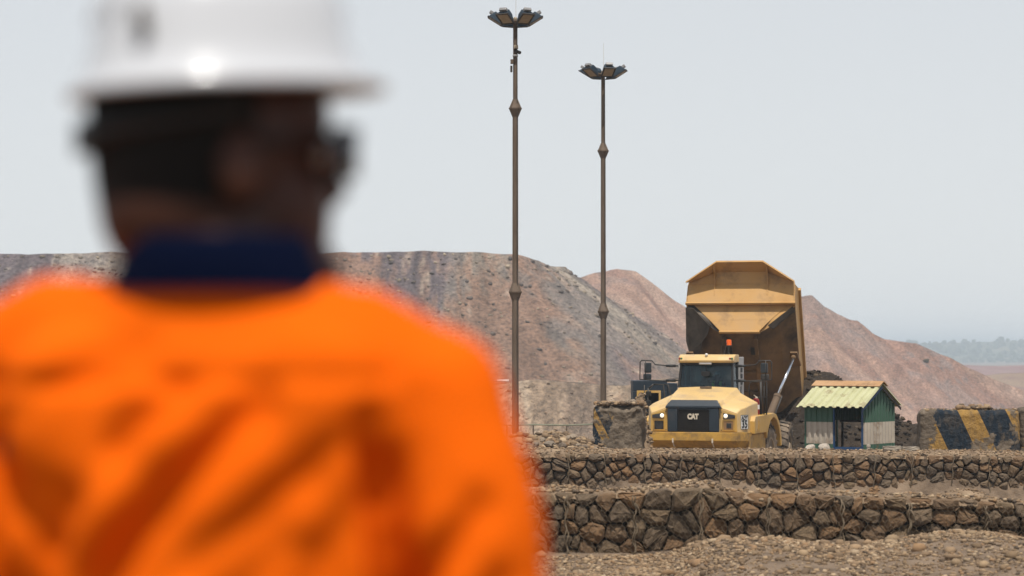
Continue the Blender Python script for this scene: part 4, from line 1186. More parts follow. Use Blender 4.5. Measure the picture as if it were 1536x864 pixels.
b = fb(); b.box(-0.5, 0.5, 0.0, 0.04, 1.705, 2.375); gm = b.build('grille_mesh', MT['grille'], gf)
for k in range(12):
    b = fb(); z = 1.73 + k * 0.052; b.box(-0.495, 0.495, -0.022, -0.001, z, z + 0.02); b.build('grille_bar', MT['grille'], gm)
text_mesh('CAT', 0.215, FM @ Matrix.Translation((-0.01, -0.034, 2.16)) @ Matrix.Rotation(R(90), 4, 'X'), MT['letters'], 'badge', truck, 0.012, 0.014, 0.80)
# bumper with turned-under lower edge
def bprof(x, y0):
    return [(x, y0 + 0.0, 1.69), (x, y0, 1.43), (x, y0 + 0.30, 1.20), (x, y0 + 0.6, 1.20), (x, y0 + 0.6, 1.69)]
b = fb(); b.loft([bprof(-1.62, 0.42), bprof(-1.36, -0.10), bprof(1.36, -0.10), bprof(1.62, 0.42)])
bp = b.build('bumper', MT['yellow_low'], truck, bevel=0.015)
for x in (-0.62, 0.62):
    b = fb(); b.box(x - 0.02, x + 0.02, -0.155, -0.09, 1.37, 1.50); b.tube([(x, -0.14, 1.38), (x + 0.02, -0.02, 1.24)], 0.02, 6); b.build('tow_pin', MT['letters'], bp)
# side boxes, fenders, wheel arches
for s in (-1, 1):
    b = fb(); b.box(s * 1.2, s * 1.63, 0.53, 2.85, 1.02, 1.60); sk = b.build('side_step', MT['yellow_low'], truck, bevel=0.02)
    # fender: flat side with an arch cut for the tyre
    ax_y, ax_z, rad = 3.7, 0.95, 1.12
    outline = [(0.85, 1.62), (0.85, 2.02), (1.0, 2.16), (3.75, 2.20)]
    arc = [(ax_y + rad * 1.08 * math.cos(R(a)), ax_z + rad * 1.12 * math.sin(R(a))) for a in (75, 50, 25, 10)]
    outline += [(4.15, 2.14)] + [(ax_y + 1.30 * math.cos(R(a)), ax_z + 1.30 * math.sin(R(a))) for a in (45, 25, 8)]
    inner = [(ax_y + rad * math.cos(R(a)), ax_z + rad * math.sin(R(a))) for a in (8, 25, 45, 65, 90, 115, 135, 155)]
    outline += inner + [(ax_y - rad, 1.62)]
    b = fb(); b.prism([(s * 1.50, y, z) for y, z in outline], (s * 0.22, 0, 0)); fd = b.build('fender', MT['yellow'], truck, bevel=0.02)
    b = fb(); b.prism([(s * 0.95, y, z) for y, z in [(0.86, 1.64), (0.86, 2.0), (1.0, 2.12), (3.7, 2.14)] + [(ax_y + rad * math.cos(R(a)), ax_z + rad * math.sin(R(a))) for a in (90, 115, 135, 155)] + [(ax_y - rad, 1.64)]], (s * 0.545, 0, 0)); b.build('inner_wing', MT['black'], fd)
    b = fb(); b.box(s * 1.71, s * 1.735, 1.42, 1.47, 1.68, 2.02); b.box(s * 1.71, s * 1.73, 1.20, 1.42, 1.70, 1.76); b.build('latch', MT['yellow_low'], fd)
# number plate on the angled corner
pm = FM @ Matrix.Translation((1.505, 0.325, 2.0)) @ Matrix.Rotation(math.atan2(0.28, 0.19), 4, 'Z') @ Matrix.Rotation(R(90), 4, 'X')
b = MB(pm); b.box(-0.155, 0.155, -0.22, 0.22, 0.0, 0.015); pl = b.build('number_plate', MT['plate'], truck, bevel=0.006)
text_mesh('ADT', 0.17, pm @ Matrix.Translation((0, 0.125, 0.024)), MT['ink'], 'lettering', pl, 0.003, 0.003, 0.75)
text_mesh('35', 0.32, pm @ Matrix.Translation((0, -0.07, 0.024)), MT['ink'], 'number', pl, 0.003, 0.008, 0.75)
for k, (a0, a1, c0, c1) in enumerate(((-0.155, 0.155, 0.208, 0.22), (-0.155, 0.155, -0.22, -0.208), (-0.155, -0.143, -0.207, 0.207), (0.143, 0.155, -0.207, 0.207))):
    b = MB(pm); b.box(a0, a1, c0, c1, 0.0155, 0.019); b.build('plate_border', MT['ink'], pl)

# ---- cab
CY0, CY1 = 1.95, 3.45
b = fc()      # corner posts, sills and back wall leave the windows open
for s in (-1, 1):
    b.prism([(s * 0.90, CY0, 3.02), (s * 0.83, CY0, 3.02), (s * 0.78, CY0 + 0.16, 3.80), (s * 0.85, CY0 + 0.16, 3.80)], (0, 0.07, 0))
    b.box(min(s * 0.84, s * 0.90), max(s * 0.84, s * 0.90), CY0 + 0.62, CY0 + 0.72, 2.5, 3.80)
b.box(-0.85, 0.85, CY0 + 0.10, CY0 + 0.30, 3.72, 3.82)
b.build('cab_frame', MT['black'], truck)
b = fc()
for s in (-1, 1):
    b.box(min(s * 0.83, s * 0.90), max(s * 0.83, s * 0.90), CY0 + 0.805, CY1, 1.9, 3.98)
    b.box(min(s * 0.83, s * 0.895), max(s * 0.83, s * 0.895), CY0 + 0.02, CY0 + 0.617, 1.9, 2.98)
b.box(-0.828, 0.828, CY1 - 0.08, CY1 - 0.003, 1.9, 3.97); b.box(-0.828, 0.828, CY0 + 0.81, CY1 - 0.083, 3.93, 3.975); b.box(-0.828, 0.828, CY0 + 0.05, CY1 - 0.083, 2.1, 2.2)
cabw = b.build('cab_side', MT['silver'], truck, bevel=0.02)
for z in (3.1, 3.3, 3.5):
    b = fc(); b.box(0.902, 0.925, CY0 + 1.0, CY0 + 1.2, z, z + 0.14); b.build('door_fitting', MT['black'], cabw)
b = fc(); b.box(0.902, 0.915, CY0 + 0.98, CY0 + 1.06, 2.1, 3.05); b.build('door_seam', MT['black'], cabw)
# roof with a rounded front edge
def rp(x, k): return [(x, CY0 + 0.02 + 0.05 * k, 3.80), (x, CY0 - 0.02 + 0.05 * k, 3.87), (x, CY0 + 0.06 + 0.05 * k, 4.0), (x, CY0 + 0.35, 4.06), (x, CY0 + 0.80, 4.05), (x, CY0 + 0.80, 3.82)]
b = fc(); b.loft([rp(-0.90, 2.0), rp(-0.82, 0.6), rp(-0.4, 0), rp(0.4, 0), rp(0.82, 0.6), rp(0.90, 2.0)]); rf = b.build('cab_roof', MT['hood'], truck, bevel=0.02)
b = fc(); b.box(-0.2, 0.2, CY0 - 0.06, CY0 + 0.03, 3.74, 3.80); b.build('sensor_bar', MT['silver'], rf, bevel=0.02)
b = fc(); b.ball((0.02, CY0 + 0.06, 4.05), 0.05, 10, 6); b.build('horn', MT['white'], rf, smooth=True)
for s in (-1, 1):
    for k, mt_ in ((0.78, 'green_l'), (0.84, 'red')):
        x = s * k if s < 0 else s * (1.62 - k)
        b = fc(); b.lathe([(0.035, 0), (0.03, 0.03)], 10, Matrix.Translation((x, CY0 + 0.05, 3.93)) @ Matrix.Rotation(R(90), 4, 'X')); b.build('marker_light', MT[mt_], rf)
b = fc(); b.prism([(-0.83, CY0 + 0.03, 3.03), (0.83, CY0 + 0.03, 3.03), (0.78, CY0 + 0.18, 3.74), (-0.78, CY0 + 0.18, 3.74)], (0, 0.012, 0)); b.build('windscreen', MT['glass'], truck)
for s in (-1, 1):
    b = fc(); b.prism([(s * 0.87, CY0 + 0.08, 3.0), (s * 0.87, CY0 + 0.61, 3.0), (s * 0.84, CY0 + 0.61, 3.78), (s * 0.82, CY0 + 0.22, 3.78)], (s * 0.01, 0, 0)); b.build('side_window', MT['glass'], truck)
b = fc(); b.box(-0.8, 0.8, CY0 + 0.15, CY0 + 0.5, 2.6, 3.06); b.build('dashboard', MT['dash'], truck, bevel=0.04)
b = fc(); b.tube([(0.0, CY0 + 0.04, 3.72), (0.02, CY0 + 0.06, 3.53)], 0.015, 6); b.prism([(-0.13, CY0 + 0.0, 3.53), (0.15, CY0 + 0.0, 3.53), (0.15, CY0 + 0.0, 3.42), (0.10, CY0 + 0.0, 3.37), (-0.08, CY0 + 0.0, 3.37), (-0.13, CY0 + 0.0, 3.42)], (0, -0.04, 0)); b.build('interior_mirror', MT['black'], truck, bevel=0.01)
b = fc()
ring = [(0.0 + 0.2 * math.cos(2 * math.pi * k / 20), CY0 + 0.62 - 0.12 * math.sin(2 * math.pi * k / 20), 3.08 + 0.14 * math.sin(2 * math.pi * k / 20)) for k in range(21)]
b.tube(ring, 0.016, 6, caps=False); b.tube([(0, CY0 + 0.62, 3.08), (0, CY0 + 0.5, 2.9)], 0.03, 8); b.build('steering_wheel', MT['black'], truck, smooth=True)
b = fc(); b.box(-0.27, 0.27, CY0 + 0.78, CY0 + 1.25, 2.45, 2.62); b.box(-0.25, 0.25, CY0 + 1.20, CY0 + 1.34, 2.62, 3.35); b.build('driver_seat', MT['dash'], truck, bevel=0.05)
b = fc(); b.prism([(-0.62, CY0 + 0.9, 3.15), (-0.36, CY0 + 0.9, 3.12), (-0.30, CY0 + 0.9, 3.36), (-0.42, CY0 + 0.9, 3.62), (-0.60, CY0 + 0.9, 3.55)], (0, 0.1, 0)); b.build('spare_seat', MT['silver'], truck, bevel=0.05)
# beacon and aerials
b = fc(); b.tube([(0.55, CY0 + 0.9, 4.05), (0.55, CY0 + 0.9, 4.32)], 0.03, 8); b.lathe([(0.10, 4.32), (0.10, 4.345), (0.07, 4.36)], 12, Matrix.Translation((0.55, CY0 + 0.9, 0))); bc = b.build('beacon_post', MT['rail'], truck)
b = fc(); b.lathe([(0.085, 4.345), (0.085, 4.46), (0.075, 4.52), (0.03, 4.53)], 14, Matrix.Translation((0.55, CY0 + 0.9, 0))); b.build('beacon', MT['orange'], bc, smooth=True, auto=40)
for x0, x1 in ((0.30, 0.36), (0.40, 0.52)):
    b = fc(); b.tube([(x0, CY0 + 0.8, 4.04), (x1, CY0 + 0.8, 4.48)], [0.012, 0.006], 5); b.build('aerial', MT['rail'], truck)
# mirrors on tubular arms
for s in (-1, 1):
    X0 = 0.90; X1 = 2.06
    b = fc()
    b.tube([(s * X0, CY0 + 0.1, 3.70), (s * 1.25, CY0 + 0.02, 3.71), (s * 1.62, CY0 - 0.02, 3.74), (s * 1.72, CY0 - 0.02, 3.86), (s * X1, CY0 - 0.02, 3.87), (s * (X1 + 0.05), CY0 - 0.02, 3.82), (s * (X1 + 0.06), CY0 - 0.02, 3.27), (s * 1.4, CY0 - 0.02, 3.23), (s * X0, CY0 + 0.1, 3.24)], 0.022, 6)
    b.tube([(s * (X1 - 0.13), CY0 - 0.03, 3.87), (s * (X1 - 0.13), CY0 - 0.03, 3.25)], 0.015, 6)
    ar = b.build('mirror_arm', MT['rail'], truck, smooth=True)
    for z in (3.70, 3.235):
        b = fc(); b.tube([(s * 0.98, CY0 + 0.085, z), (s * 1.28, CY0 + 0.015, z + 0.002)], [0.045, 0.038], 8)
        b.build('arm_joint', MT['black'], ar, smooth=True)
    b = fc(); b.box(min(s * 1.76, s * 1.98), max(s * 1.76, s * 1.98), CY0 - 0.02, CY0 + 0.08, 3.48, 3.80); b.build('mirror', MT['mirror'], truck, bevel=0.03)
    b = fc(); b.box(min(s * 1.76, s * 2.02), max(s * 1.76, s * 2.02), CY0 - 0.02, CY0 + 0.09, 3.26, 3.45); b.build('mirror', MT['mirror'] if s < 0 else MT['rail'], truck, bevel=0.04)
# handrails over the fenders, ladder post, extinguisher
b = fb()
b.tube([(1.30, 2.3, 2.2), (1.22, 2.3, 3.05), (1.28, 2.3, 3.2), (1.72, 2.6, 3.2), (1.72, 2.6, 2.17)], 0.022, 6)
b.tube([(1.56, 2.5, 2.17), (1.56, 2.5, 3.2)], 0.04, 6); b.tube([(1.64, 2.6, 2.17), (1.64, 2.6, 3.2)], 0.02, 6); b.tube([(1.26, 2.3, 2.72), (1.72, 2.6, 2.72)], 0.018, 6)
b.build('handrail', MT['rail'], truck, smooth=True)
b = fb()
b.tube([(-1.30, 1.6, 2.5), (-1.36, 1.6, 3.12), (-1.7, 1.6, 3.12)], 0.025, 6); b.tube([(-1.05, 1.6, 2.6), (-1.22, 1.6, 3.12), (-1.36, 1.6, 3.12)], 0.022, 6); b.tube([(-1.86, 1.5, 2.1), (-1.82, 1.5, 3.0)], 0.03, 6); b.tube([(-1.95, 1.5, 2.1), (-1.95, 1.5, 3.1)], 0.018, 6)
b.tube([(-1.95, 1.5, 2.5), (-1.1, 1.5, 2.52)], 0.018, 6); b.tube([(-1.80, 1.5, 3.0), (-1.66, 1.5, 3.12)], 0.03, 6)
b.build('handrail', MT['rail'], truck, smooth=True)
for z in (2.15, 2.45, 2.75):
    b = fb(); b.box(-1.90, -1.74, 1.45, 1.58, z, z + 0.16); b.build('hose_clamp', MT['black'], truck, bevel=0.02)
em = Matrix.Translation((1.46, 2.25, 2.13))
b = fb(); b.lathe([(0.10, 0.05), (0.115, 0.08), (0.115, 0.46), (0.09, 0.53), (0.04, 0.56)], 14, em); ex = b.build('fire_extinguisher', MT['red'], truck, smooth=True, auto=50)
b = fb(); b.lathe([(0.117, 0.22), (0.117, 0.36)], 14, em, caps=False); b.build('extinguisher_label', MT['plate'], ex)
b = fb(); b.lathe([(0.03, 0.56), (0.035, 0.62)], 8, em); b.tube([(1.46, 2.25, 2.74), (1.40, 2.20, 2.79)], 0.012, 5); b.tube([(1.46, 2.25, 2.72), (1.53, 2.20, 2.70)], 0.015, 5); b.build('valve', MT['letters'], ex)
b = fb(); b.tube([(1.08, 1.7, 2.3), (1.14, 1.7, 2.52), (1.02, 1.72, 2.60)], 0.03, 6); b.build('air_hose', MT['white'], truck, smooth=True)

# ---- wheels with lugged tyres
def wheel(M_, x, y, z, s, parent):
    rad, wd = 0.93, 0.70
    W = M_ @ Matrix.Translation((x, y, z)) @ Matrix.Rotation(R(90) * s, 4, 'Y')     # local z outwards
    root = MB(W); root.lathe([(0.50, -wd / 2 + 0.05), (0.62, -wd / 2 - 0.01), (0.80, -wd / 2), (0.87, -wd / 2 + 0.06), (0.885, -wd / 2 + 0.14), (0.885, wd / 2 - 0.14), (0.87, wd / 2 - 0.06), (0.80, wd / 2), (0.62, wd / 2 + 0.01), (0.50, wd / 2 - 0.05)], 44)
    o = root.build('wheel', MT['tyre'], parent, smooth=True, auto=50)
    b = MB(W)
    nl = 22
    for k in range(nl):
        for side in (-1, 1):
            a0 = 2 * math.pi * (k + (0.5 if side > 0 else 0)) / nl
            pts = []
            for (da, h_) in ((-0.07, 0.02), (0.07, 0.02), (0.17, 0.36), (0.03, 0.36)):
                pts.append((a0 + da, side * h_))
            v = []
            for r0 in (0.875, 0.945):
                for a, h_ in pts:
                    rr = r0 - (0.05 if abs(h_) > 0.3 else 0)
                    v.append((rr * math.cos(a), rr * math.sin(a), h_))
            b.add(v, [(3, 2, 1, 0), (4, 5, 6, 7), (0, 1, 5, 4), (1, 2, 6, 5), (2, 3, 7, 6), (3, 0, 4, 7)])
    b.build('tread_lugs', MT['tyre'], o)
    b = MB(W); b.lathe([(0.53, wd / 2 - 0.06), (0.52, wd / 2 - 0.02), (0.46, wd / 2 - 0.02), (0.42, wd / 2 - 0.16), (0.22, wd / 2 - 0.18), (0.20, wd / 2 - 0.02), (0.16, wd / 2), (0.02, wd / 2)], 28); b.build('rim', MT['rim'], o, smooth=True, auto=40)
    return o
for s in (-1, 1): wheel(FM, s * 1.30, 3.7, 0.92, s, truck)
for y in (3.9, 5.85):
    for s in (-1, 1): wheel(RM, s * 1.42, y, 0.86, s, truck)
b = fb(); b.box(-0.5, 0.5, 0.5, 4.9, 0.85, 1.5); b.box(-0.95, 0.95, 3.5, 3.9, 0.75, 1.1); b.build('front_frame', MT['black'], truck, bevel=0.02)
b = rb(); b.box(-0.45, 0.45, 0.1, 6.5, 0.95, 1.35)
for y in (3.9, 5.85): b.box(-1.07, 1.07, y - 0.2, y + 0.2, 0.7, 1.0)
b.build('rear_frame', MT['yellow_low'], truck, bevel=0.02)
b = MB(FM); b.lathe([(0.28, 0.8), (0.28, 1.5)], 16, Matrix.Translation((0, JY, 0))); b.build('hitch', MT['black'], truck)

# ---- raised tipping body (rear unit coordinates: x across, y back, z up)
TILT = R(58)
bf = Vector((0, -math.cos(TILT), math.sin(TILT))); bu = Vector((0, math.sin(TILT), math.cos(TILT)))
F0 = Vector((0, 4.15, 4.83))
LEN = 5.3
P5, P4, P3b, P3, P2, P1, P0 = (4.12, 4.83), (4.28, 5.22), (4.50, 5.77), (4.33, 5.85), (4.60, 6.46), (4.66, 6.92), (4.18, 7.22)
def V3(x, p): return (x, p[0], p[1])
body = rb()
# headboard plates, folded from the floor up to the spill guard
hb = rb()
def plate(b, pts, t=(0, 0.05, 0.02)): b.prism(pts, t)
plate(hb, [V3(-0.66, P5), V3(0.66, P5), V3(1.05, P4), V3(-1.05, P4)])
plate(hb, [V3(-1.05, P4), V3(1.05, P4), V3(1.66, P3b), V3(-1.66, P3b)])
plate(hb, [V3(-1.88, P3), V3(1.88, P3), V3(1.86, P2), V3(-1.86, P2)])
head = hb.build('headboard', MT['body_tan'], truck, bevel=0.012)
b = rb(); plate(b, [V3(-1.85, (4.605, 6.465)), V3(1.85, (4.605, 6.465)), V3(1.83, (4.64, 6.56)), V3(0.90, (4.66, 6.92)), V3(-0.90, (4.66, 6.92)), V3(-1.83, (4.64, 6.56))], (0, 0.05, 0)); b.build('spill_guard', MT['body_tan'], head, bevel=0.01)
lip = rb()
plate(lip, [V3(-0.80, P0), V3(0.80, P0), V3(0.90, (4.67, 6.88)), V3(-0.90, (4.67, 6.88))], (0, 0.03, 0.05))
for s in (-1, 1): plate(lip, [V3(s * 0.80, P0), V3(s * 1.88, (4.24, 6.52)), V3(s * 1.80, (4.635, 6.54)), V3(s * 0.90, (4.67, 6.88))], (0, 0.03, 0.05))
lip.build('guard_lip', MT['body_tan'], head)
for s in (-1, 1):
    b = rb(); b.prism([(s * 0.90, 4.62, 6.40), (s * 0.90, 4.66, 6.93), (s * 0.90, 4.26, 7.13), (s * 0.90, 4.52, 6.70), (s * 0.90, 4.50, 6.30), (s * 0.90, 4.42, 6.10)], (s * 0.03, 0, 0)); b.build('gusset', MT['body_tan'], head)
# ledges
b = rb(); b.prism([V3(-1.90, (4.33, 5.86)), V3(-1.90, (4.27, 5.82)), V3(-1.90, (4.30, 5.76)), V3(-1.90, (4.52, 5.74)), V3(-1.90, (4.52, 5.80))], (3.80, 0, 0)); b.build('cross_rib', MT['body_tan'], head, bevel=0.01)
b = rb(); b.prism([V3(-0.70, (4.10, 4.86)), V3(-0.70, (4.02, 4.83)), V3(-0.70, (4.04, 4.77)), V3(-0.70, (4.25, 4.75)), V3(-0.70, (4.25, 4.82))], (1.40, 0, 0)); b.build('floor_lip', MT['body_tan'], head, bevel=0.01)
# floor underside, sloping sides, upright sides
def along(p, t): return Vector(p) - bf * t
FL0, FL1 = Vector((0.64, 4.25, 4.76)), Vector((0.64, 4.25, 4.76)) - bf * LEN
SH0 = Vector((1.88, 4.42, 5.70)); SH1 = SH0 - bf * (LEN + 0.55)
SM0 = (FL0 + SH0) / 2 + Vector((0.10, -0.06, -0.04)); SM1 = (FL1 + SH1) / 2 + Vector((0.10, -0.06, -0.04))
RL0 = Vector((1.90, 5.30, 6.32)); RL1 = SH1 + bu * 0.9
mx = lambda v, s: (v.x * s, v.y, v.z)
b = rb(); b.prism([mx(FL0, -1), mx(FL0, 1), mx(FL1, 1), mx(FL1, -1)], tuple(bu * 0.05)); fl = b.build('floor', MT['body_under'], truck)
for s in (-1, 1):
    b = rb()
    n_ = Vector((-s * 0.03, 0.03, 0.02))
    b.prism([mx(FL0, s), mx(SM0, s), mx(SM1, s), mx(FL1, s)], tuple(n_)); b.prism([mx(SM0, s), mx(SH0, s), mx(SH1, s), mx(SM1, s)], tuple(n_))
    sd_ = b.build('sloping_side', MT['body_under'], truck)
    b = rb(); b.prism([mx(SH0, s), (s * 1.88, 4.33, 5.85), (s * 1.86, 4.60, 6.46), mx(RL0, s), mx(RL1, s), mx(SH1, s)], (-s * 0.05, 0, 0)); b.build('upright_side', MT['body_tan'], truck)
    b = rb(); a0 = Vector(mx(RL0, s)); a1 = Vector(mx(RL1, s))
    q = [a0 + Vector((s * 0.07, 0, 0)) - bu * 0.10, a0 + Vector((-s * 0.06, 0, 0)) - bu * 0.10, a0 + Vector((-s * 0.06, 0, 0)) + bu * 0.06, a0 + Vector((s * 0.07, 0, 0)) + bu * 0.06]
    b.prism([tuple(p) for p in q], tuple(a1 - a0)); b.build('top_rail', MT['body_tan'], truck, bevel=0.01)
    # scoured edge strip along the V
    b = rb(); e0 = Vector((s * 1.80, 4.40, 5.68)); e1 = Vector((s * 0.98, 4.17, 5.02)); b.prism([tuple(e0), tuple(e1), tuple(e1 + Vector((s * 0.16, 0.10, -0.12))), tuple(e0 + Vector((s * 0.06, 0.10, -0.16)))], (0, -0.04, 0.02)); b.build('wear_strip', MT['worn_shaded'], sd_)
for s in (-1, 1):      # knuckle plates closing headboard to sloping sides
    b = rb(); e5, e4, e3 = Vector((s * 0.66, 4.14, 4.82)), Vector((s * 1.04, 4.30, 5.21)), Vector((s * 1.66, 4.53, 5.78)); e2 = Vector((s * 1.88, 4.40, 5.80))
    f0, f1, f2 = Vector(mx(FL0, s)), Vector(mx(SM0, s)), Vector(mx(SH0, s)); dv_ = Vector((0, 0.04, 0.03))
    for q in ((e5, e4, f1, f0), (e4, e3, f2, f1), (e3, e2, f2)):
        b.add([tuple(p) for p in q] + [tuple(p + dv_) for p in q], [tuple(range(len(q))), tuple(range(2 * len(q) - 1, len(q) - 1, -1))] + [(i, (i + 1) % len(q), len(q) + (i + 1) % len(q), len(q) + i) for i in range(len(q))])
    b.build('knuckle_plate', MT['body_tan'] if s > 0 else MT['worn_shaded'], head)
# wing plate on the truck's right side, its shade put into the dark colour
b = rb()
wp = [Vector((-1.90, 4.36, 5.66)), Vector((-1.62, 4.28, 5.62)), Vector((-1.02, 4.10, 5.02)), Vector((-1.12, 4.22, 4.72)), Vector((-1.36, 4.46, 4.46)), Vector((-1.42, 4.62, 4.12)), Vector((-1.60, 4.72, 4.02)), Vector((-1.84, 4.74, 4.10)), Vector((-1.93, 4.62, 4.5))]
b.prism([tuple(p) for p in wp], (0, 0.06, 0.02)); b.build('side_wing', MT['worn_shaded'], truck)
# understructure: two box beams, cross panel and openings
for s in (-1, 1):
    b = rb(); a0 = FL0 - bu * 0.001
    p0 = Vector((s * 0.56, FL0.y, FL0.z)) - bf * 0.10
    q = [p0 + Vector((s * 0.07, 0, 0)), p0 - Vector((s * 0.07, 0, 0)), p0 - Vector((s * 0.07, 0, 0)) - bu * 0.20, p0 + Vector((s * 0.07, 0, 0)) - bu * 0.20]
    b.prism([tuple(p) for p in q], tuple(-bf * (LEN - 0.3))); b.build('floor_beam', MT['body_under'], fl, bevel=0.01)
    b = rb(); p0 = Vector((s * 0.42, FL0.y, FL0.z)) - bf * 0.55 - bu * 0.012
    b.prism([tuple(p0 + Vector((-0.10, 0, 0))), tuple(p0 + Vector((0.10, 0, 0))), tuple(p0 + Vector((0.10, 0, 0)) - bf * 0.30), tuple(p0 + Vector((-0.10, 0, 0)) - bf * 0.30)], tuple(bu * 0.008)); b.build('floor_vent', MT['black'], fl)
for t in (1.5, 2.3, 3.4):
    b = rb(); p0 = Vector((0, FL0.y, FL0.z)) - bf * t
    b.prism([tuple(p0 + Vector((-0.485, 0, 0))), tuple(p0 + Vector((0.485, 0, 0))), tuple(p0 + Vector((0.485, 0, 0)) - bf * 0.14), tuple(p0 + Vector((-0.485, 0, 0)) - bf * 0.14)], tuple(-bu * 0.12)); b.build('cross_member', MT['body_under'], fl)
# hoist rams
for s in (-1, 1):
    A = Vector((s * 1.02, 2.7, 1.5)); Bp = Vector((s * 1.80, 4.55, 3.95)); mid = A.lerp(Bp, 0.47)
    b = rb(); b.tube([A, mid], 0.13, 12); b.tube([mid - (Bp - A) * 0.03, mid], 0.15, 12); rm = b.build('hoist_ram', MT['ram'], truck, smooth=True, auto=40)
    b = rb(); b.tube([mid, Bp], 0.055, 12); b.build('rod', MT['chrome'], rm, smooth=True)
    b = rb(); off = Vector((s * 0.16, -0.06, -0.03)); b.tube([A + off + (mid - A) * 0.1, mid + off * 0.9, mid + off * 0.3 + Vector((s * 0.06, 0, 0.02))], 0.025, 6); b.build('hydraulic_pipe', MT['rail'], rm, smooth=True)
    b = rb(); b.ball(tuple(Bp), 0.085, 12, 8); b.prism([tuple(Bp + Vector((-0.12, 0, 0.15))), tuple(Bp + Vector((0.12, 0, 0.15))), tuple(Bp + Vector((0.2, 0.5, -0.3))), tuple(Bp + Vector((-0.2, 0.5, -0.3)))], (0, 0.1, 0.05)); b.build('ram_eye', MT['body_under'], truck)
# ================================================================== people
def fuse(b, voxel, iters, name, fn=None):
    """one continuous skin over overlapping closed shapes"""
    me = b.mesh(name); o = bpy.data.objects.new(name, me); COL.objects.link(o)
    r = o.modifiers.new('r', 'REMESH'); r.mode = 'VOXEL'; r.voxel_size = voxel; r.use_smooth_shade = True
    s = o.modifiers.new('s', 'SMOOTH'); s.factor = 0.5; s.iterations = iters
    dg = bpy.context.evaluated_depsgraph_get(); out = bpy.data.meshes.new_from_object(o.evaluated_get(dg))
    bpy.data.objects.remove(o)
    out.name = name
    if fn:
        n = len(out.vertices); co = np.empty(n * 3, np.float32); no = np.empty(n * 3, np.float32)
        out.vertices.foreach_get('co', co); out.vertices.foreach_get('normal', no)
        co = co.reshape(-1, 3).astype(float); no = no.reshape(-1, 3)
        co = co + no * fn(co, no)[:, None]
        out.vertices.foreach_set('co', co.astype(np.float32).ravel()); out.update()
    return out
def ell(cx, cy, z, rx, ry, n=28, e=2.4, rot=0.0):
    out = []
    for k in range(n):
        a = 2 * math.pi * k / n; c, s = math.cos(a), math.sin(a); q = (abs(c) ** e + abs(s) ** e) ** (-1 / e)
        out.append((cx + c * q * rx, cy + s * q * ry, z))
    return out
def limb(b, pts, rs):
    """tapering limb with rounded joints"""
    b.tube(pts, rs, 16)
    for p, r in zip(pts, rs): b.ball(tuple(p), r * 0.995, 14, 10)
def hand(b, wrist, side, down=Vector((0, 0.12, -1)), fwd=Vector((0, 1, 0.1))):
    d = down.normalized(); f = (fwd - d * fwd.dot(d)).normalized(); n = d.cross(f)
    w = Vector(wrist)
    limb(b, [w, w + d * 0.05], [0.026, 0.03]); 
    for k, (off, ln, rr) in enumerate(((0.030, 0.085, 0.0088), (0.010, 0.095, 0.0092), (-0.010, 0.088, 0.0088), (-0.029, 0.070, 0.0078))):
        base = w + d * 0.095 + f * off
        limb(b, [w + d * 0.03 + f * off * 0.5, base], [0.018, 0.013])
        curl = n * (-side) * 0.5
        p1 = base + (d * 0.95 + curl * 0.25).normalized() * ln * 0.45; p2 = p1 + (d * 0.8 + curl * 0.9).normalized() * ln * 0.32; p3 = p2 + (d * 0.5 + curl * 1.3).normalized() * ln * 0.23
        limb(b, [base, p1, p2, p3], [rr * 1.1, rr, rr * 0.95, rr * 0.8])
    t0 = w + d * 0.03 + f * 0.022; t1 = t0 + (d * 0.6 + f * 0.8).normalized() * 0.045; t2 = t1 + (d * 0.9 + f * 0.35).normalized() * 0.032
    limb(b, [t0, t1, t2], [0.014, 0.011, 0.009])

MT['skin'] = mat('dark_skin', [(0.042, 0.014, 0.008), (0.060, 0.021, 0.011)], 9, 0.5, 0.05, 90, spec=0.3)
MT['hair'] = mat('black_hair', [(0.004, 0.004, 0.004), (0.008, 0.007, 0.006)], 60, 0.8, 0.5, 250)
def cloth(name, cols, trans=0.0):
    m = mat(name, cols, 3.0, 0.85, 0.15, 160, bdist=0.004, spec=0.04)
    p = m.node_tree.nodes['Principled BSDF']; p.inputs['Sheen Weight'].default_value = 0.0
    return m
MT['hivis'] = cloth('orange_cloth', [(0.68, 0.100, 0.002), (0.74, 0.116, 0.003)])
MT['navy'] = cloth('navy_cloth', [(0.0012, 0.003, 0.013), (0.002, 0.0045, 0.018)])
MT['boot'] = mat('boot_leather', [(0.03, 0.02, 0.013), (0.05, 0.034, 0.022)], 8, 0.6, 0.2, 40)
MT['hat'] = mat('white_hat', [(0.50, 0.51, 0.53), (0.54, 0.55, 0.57)], 4, 0.22, spec=0.6, coat=0.4)
MT['hat_plug'] = mat('dark_plug', [(0.05, 0.04, 0.035), (0.08, 0.065, 0.055)], 4, 0.5)
MT['lens'] = mat('dark_lens', [(0.006, 0.006, 0.014), (0.01, 0.01, 0.022)], 4, 0.12, spec=0.8)
MT['eye'] = mat('eye', [(0.5, 0.48, 0.45), (0.6, 0.58, 0.55)], 4, 0.2)

PX, PY, PZ = -0.315, 2.60, 2.5
BODY_YAW, HEAD_YAW = R(-12), R(-62)          # turned to the right of straight away from the camera
man = empty('person', (PX, PY, PZ), BODY_YAW)
tag(man, 'worker seen from behind in orange shirt, navy collar and white hard hat', 'person')
HM = Matrix.Translation((-0.006, 0.018, 1.466)) @ Matrix.Rotation(HEAD_YAW - BODY_YAW, 4, 'Z') @ Matrix.Scale(1.17, 4) @ Matrix.Translation((0, 0, -1.495))
hd = lambda x, y, z: HM @ Vector((x, y, z))

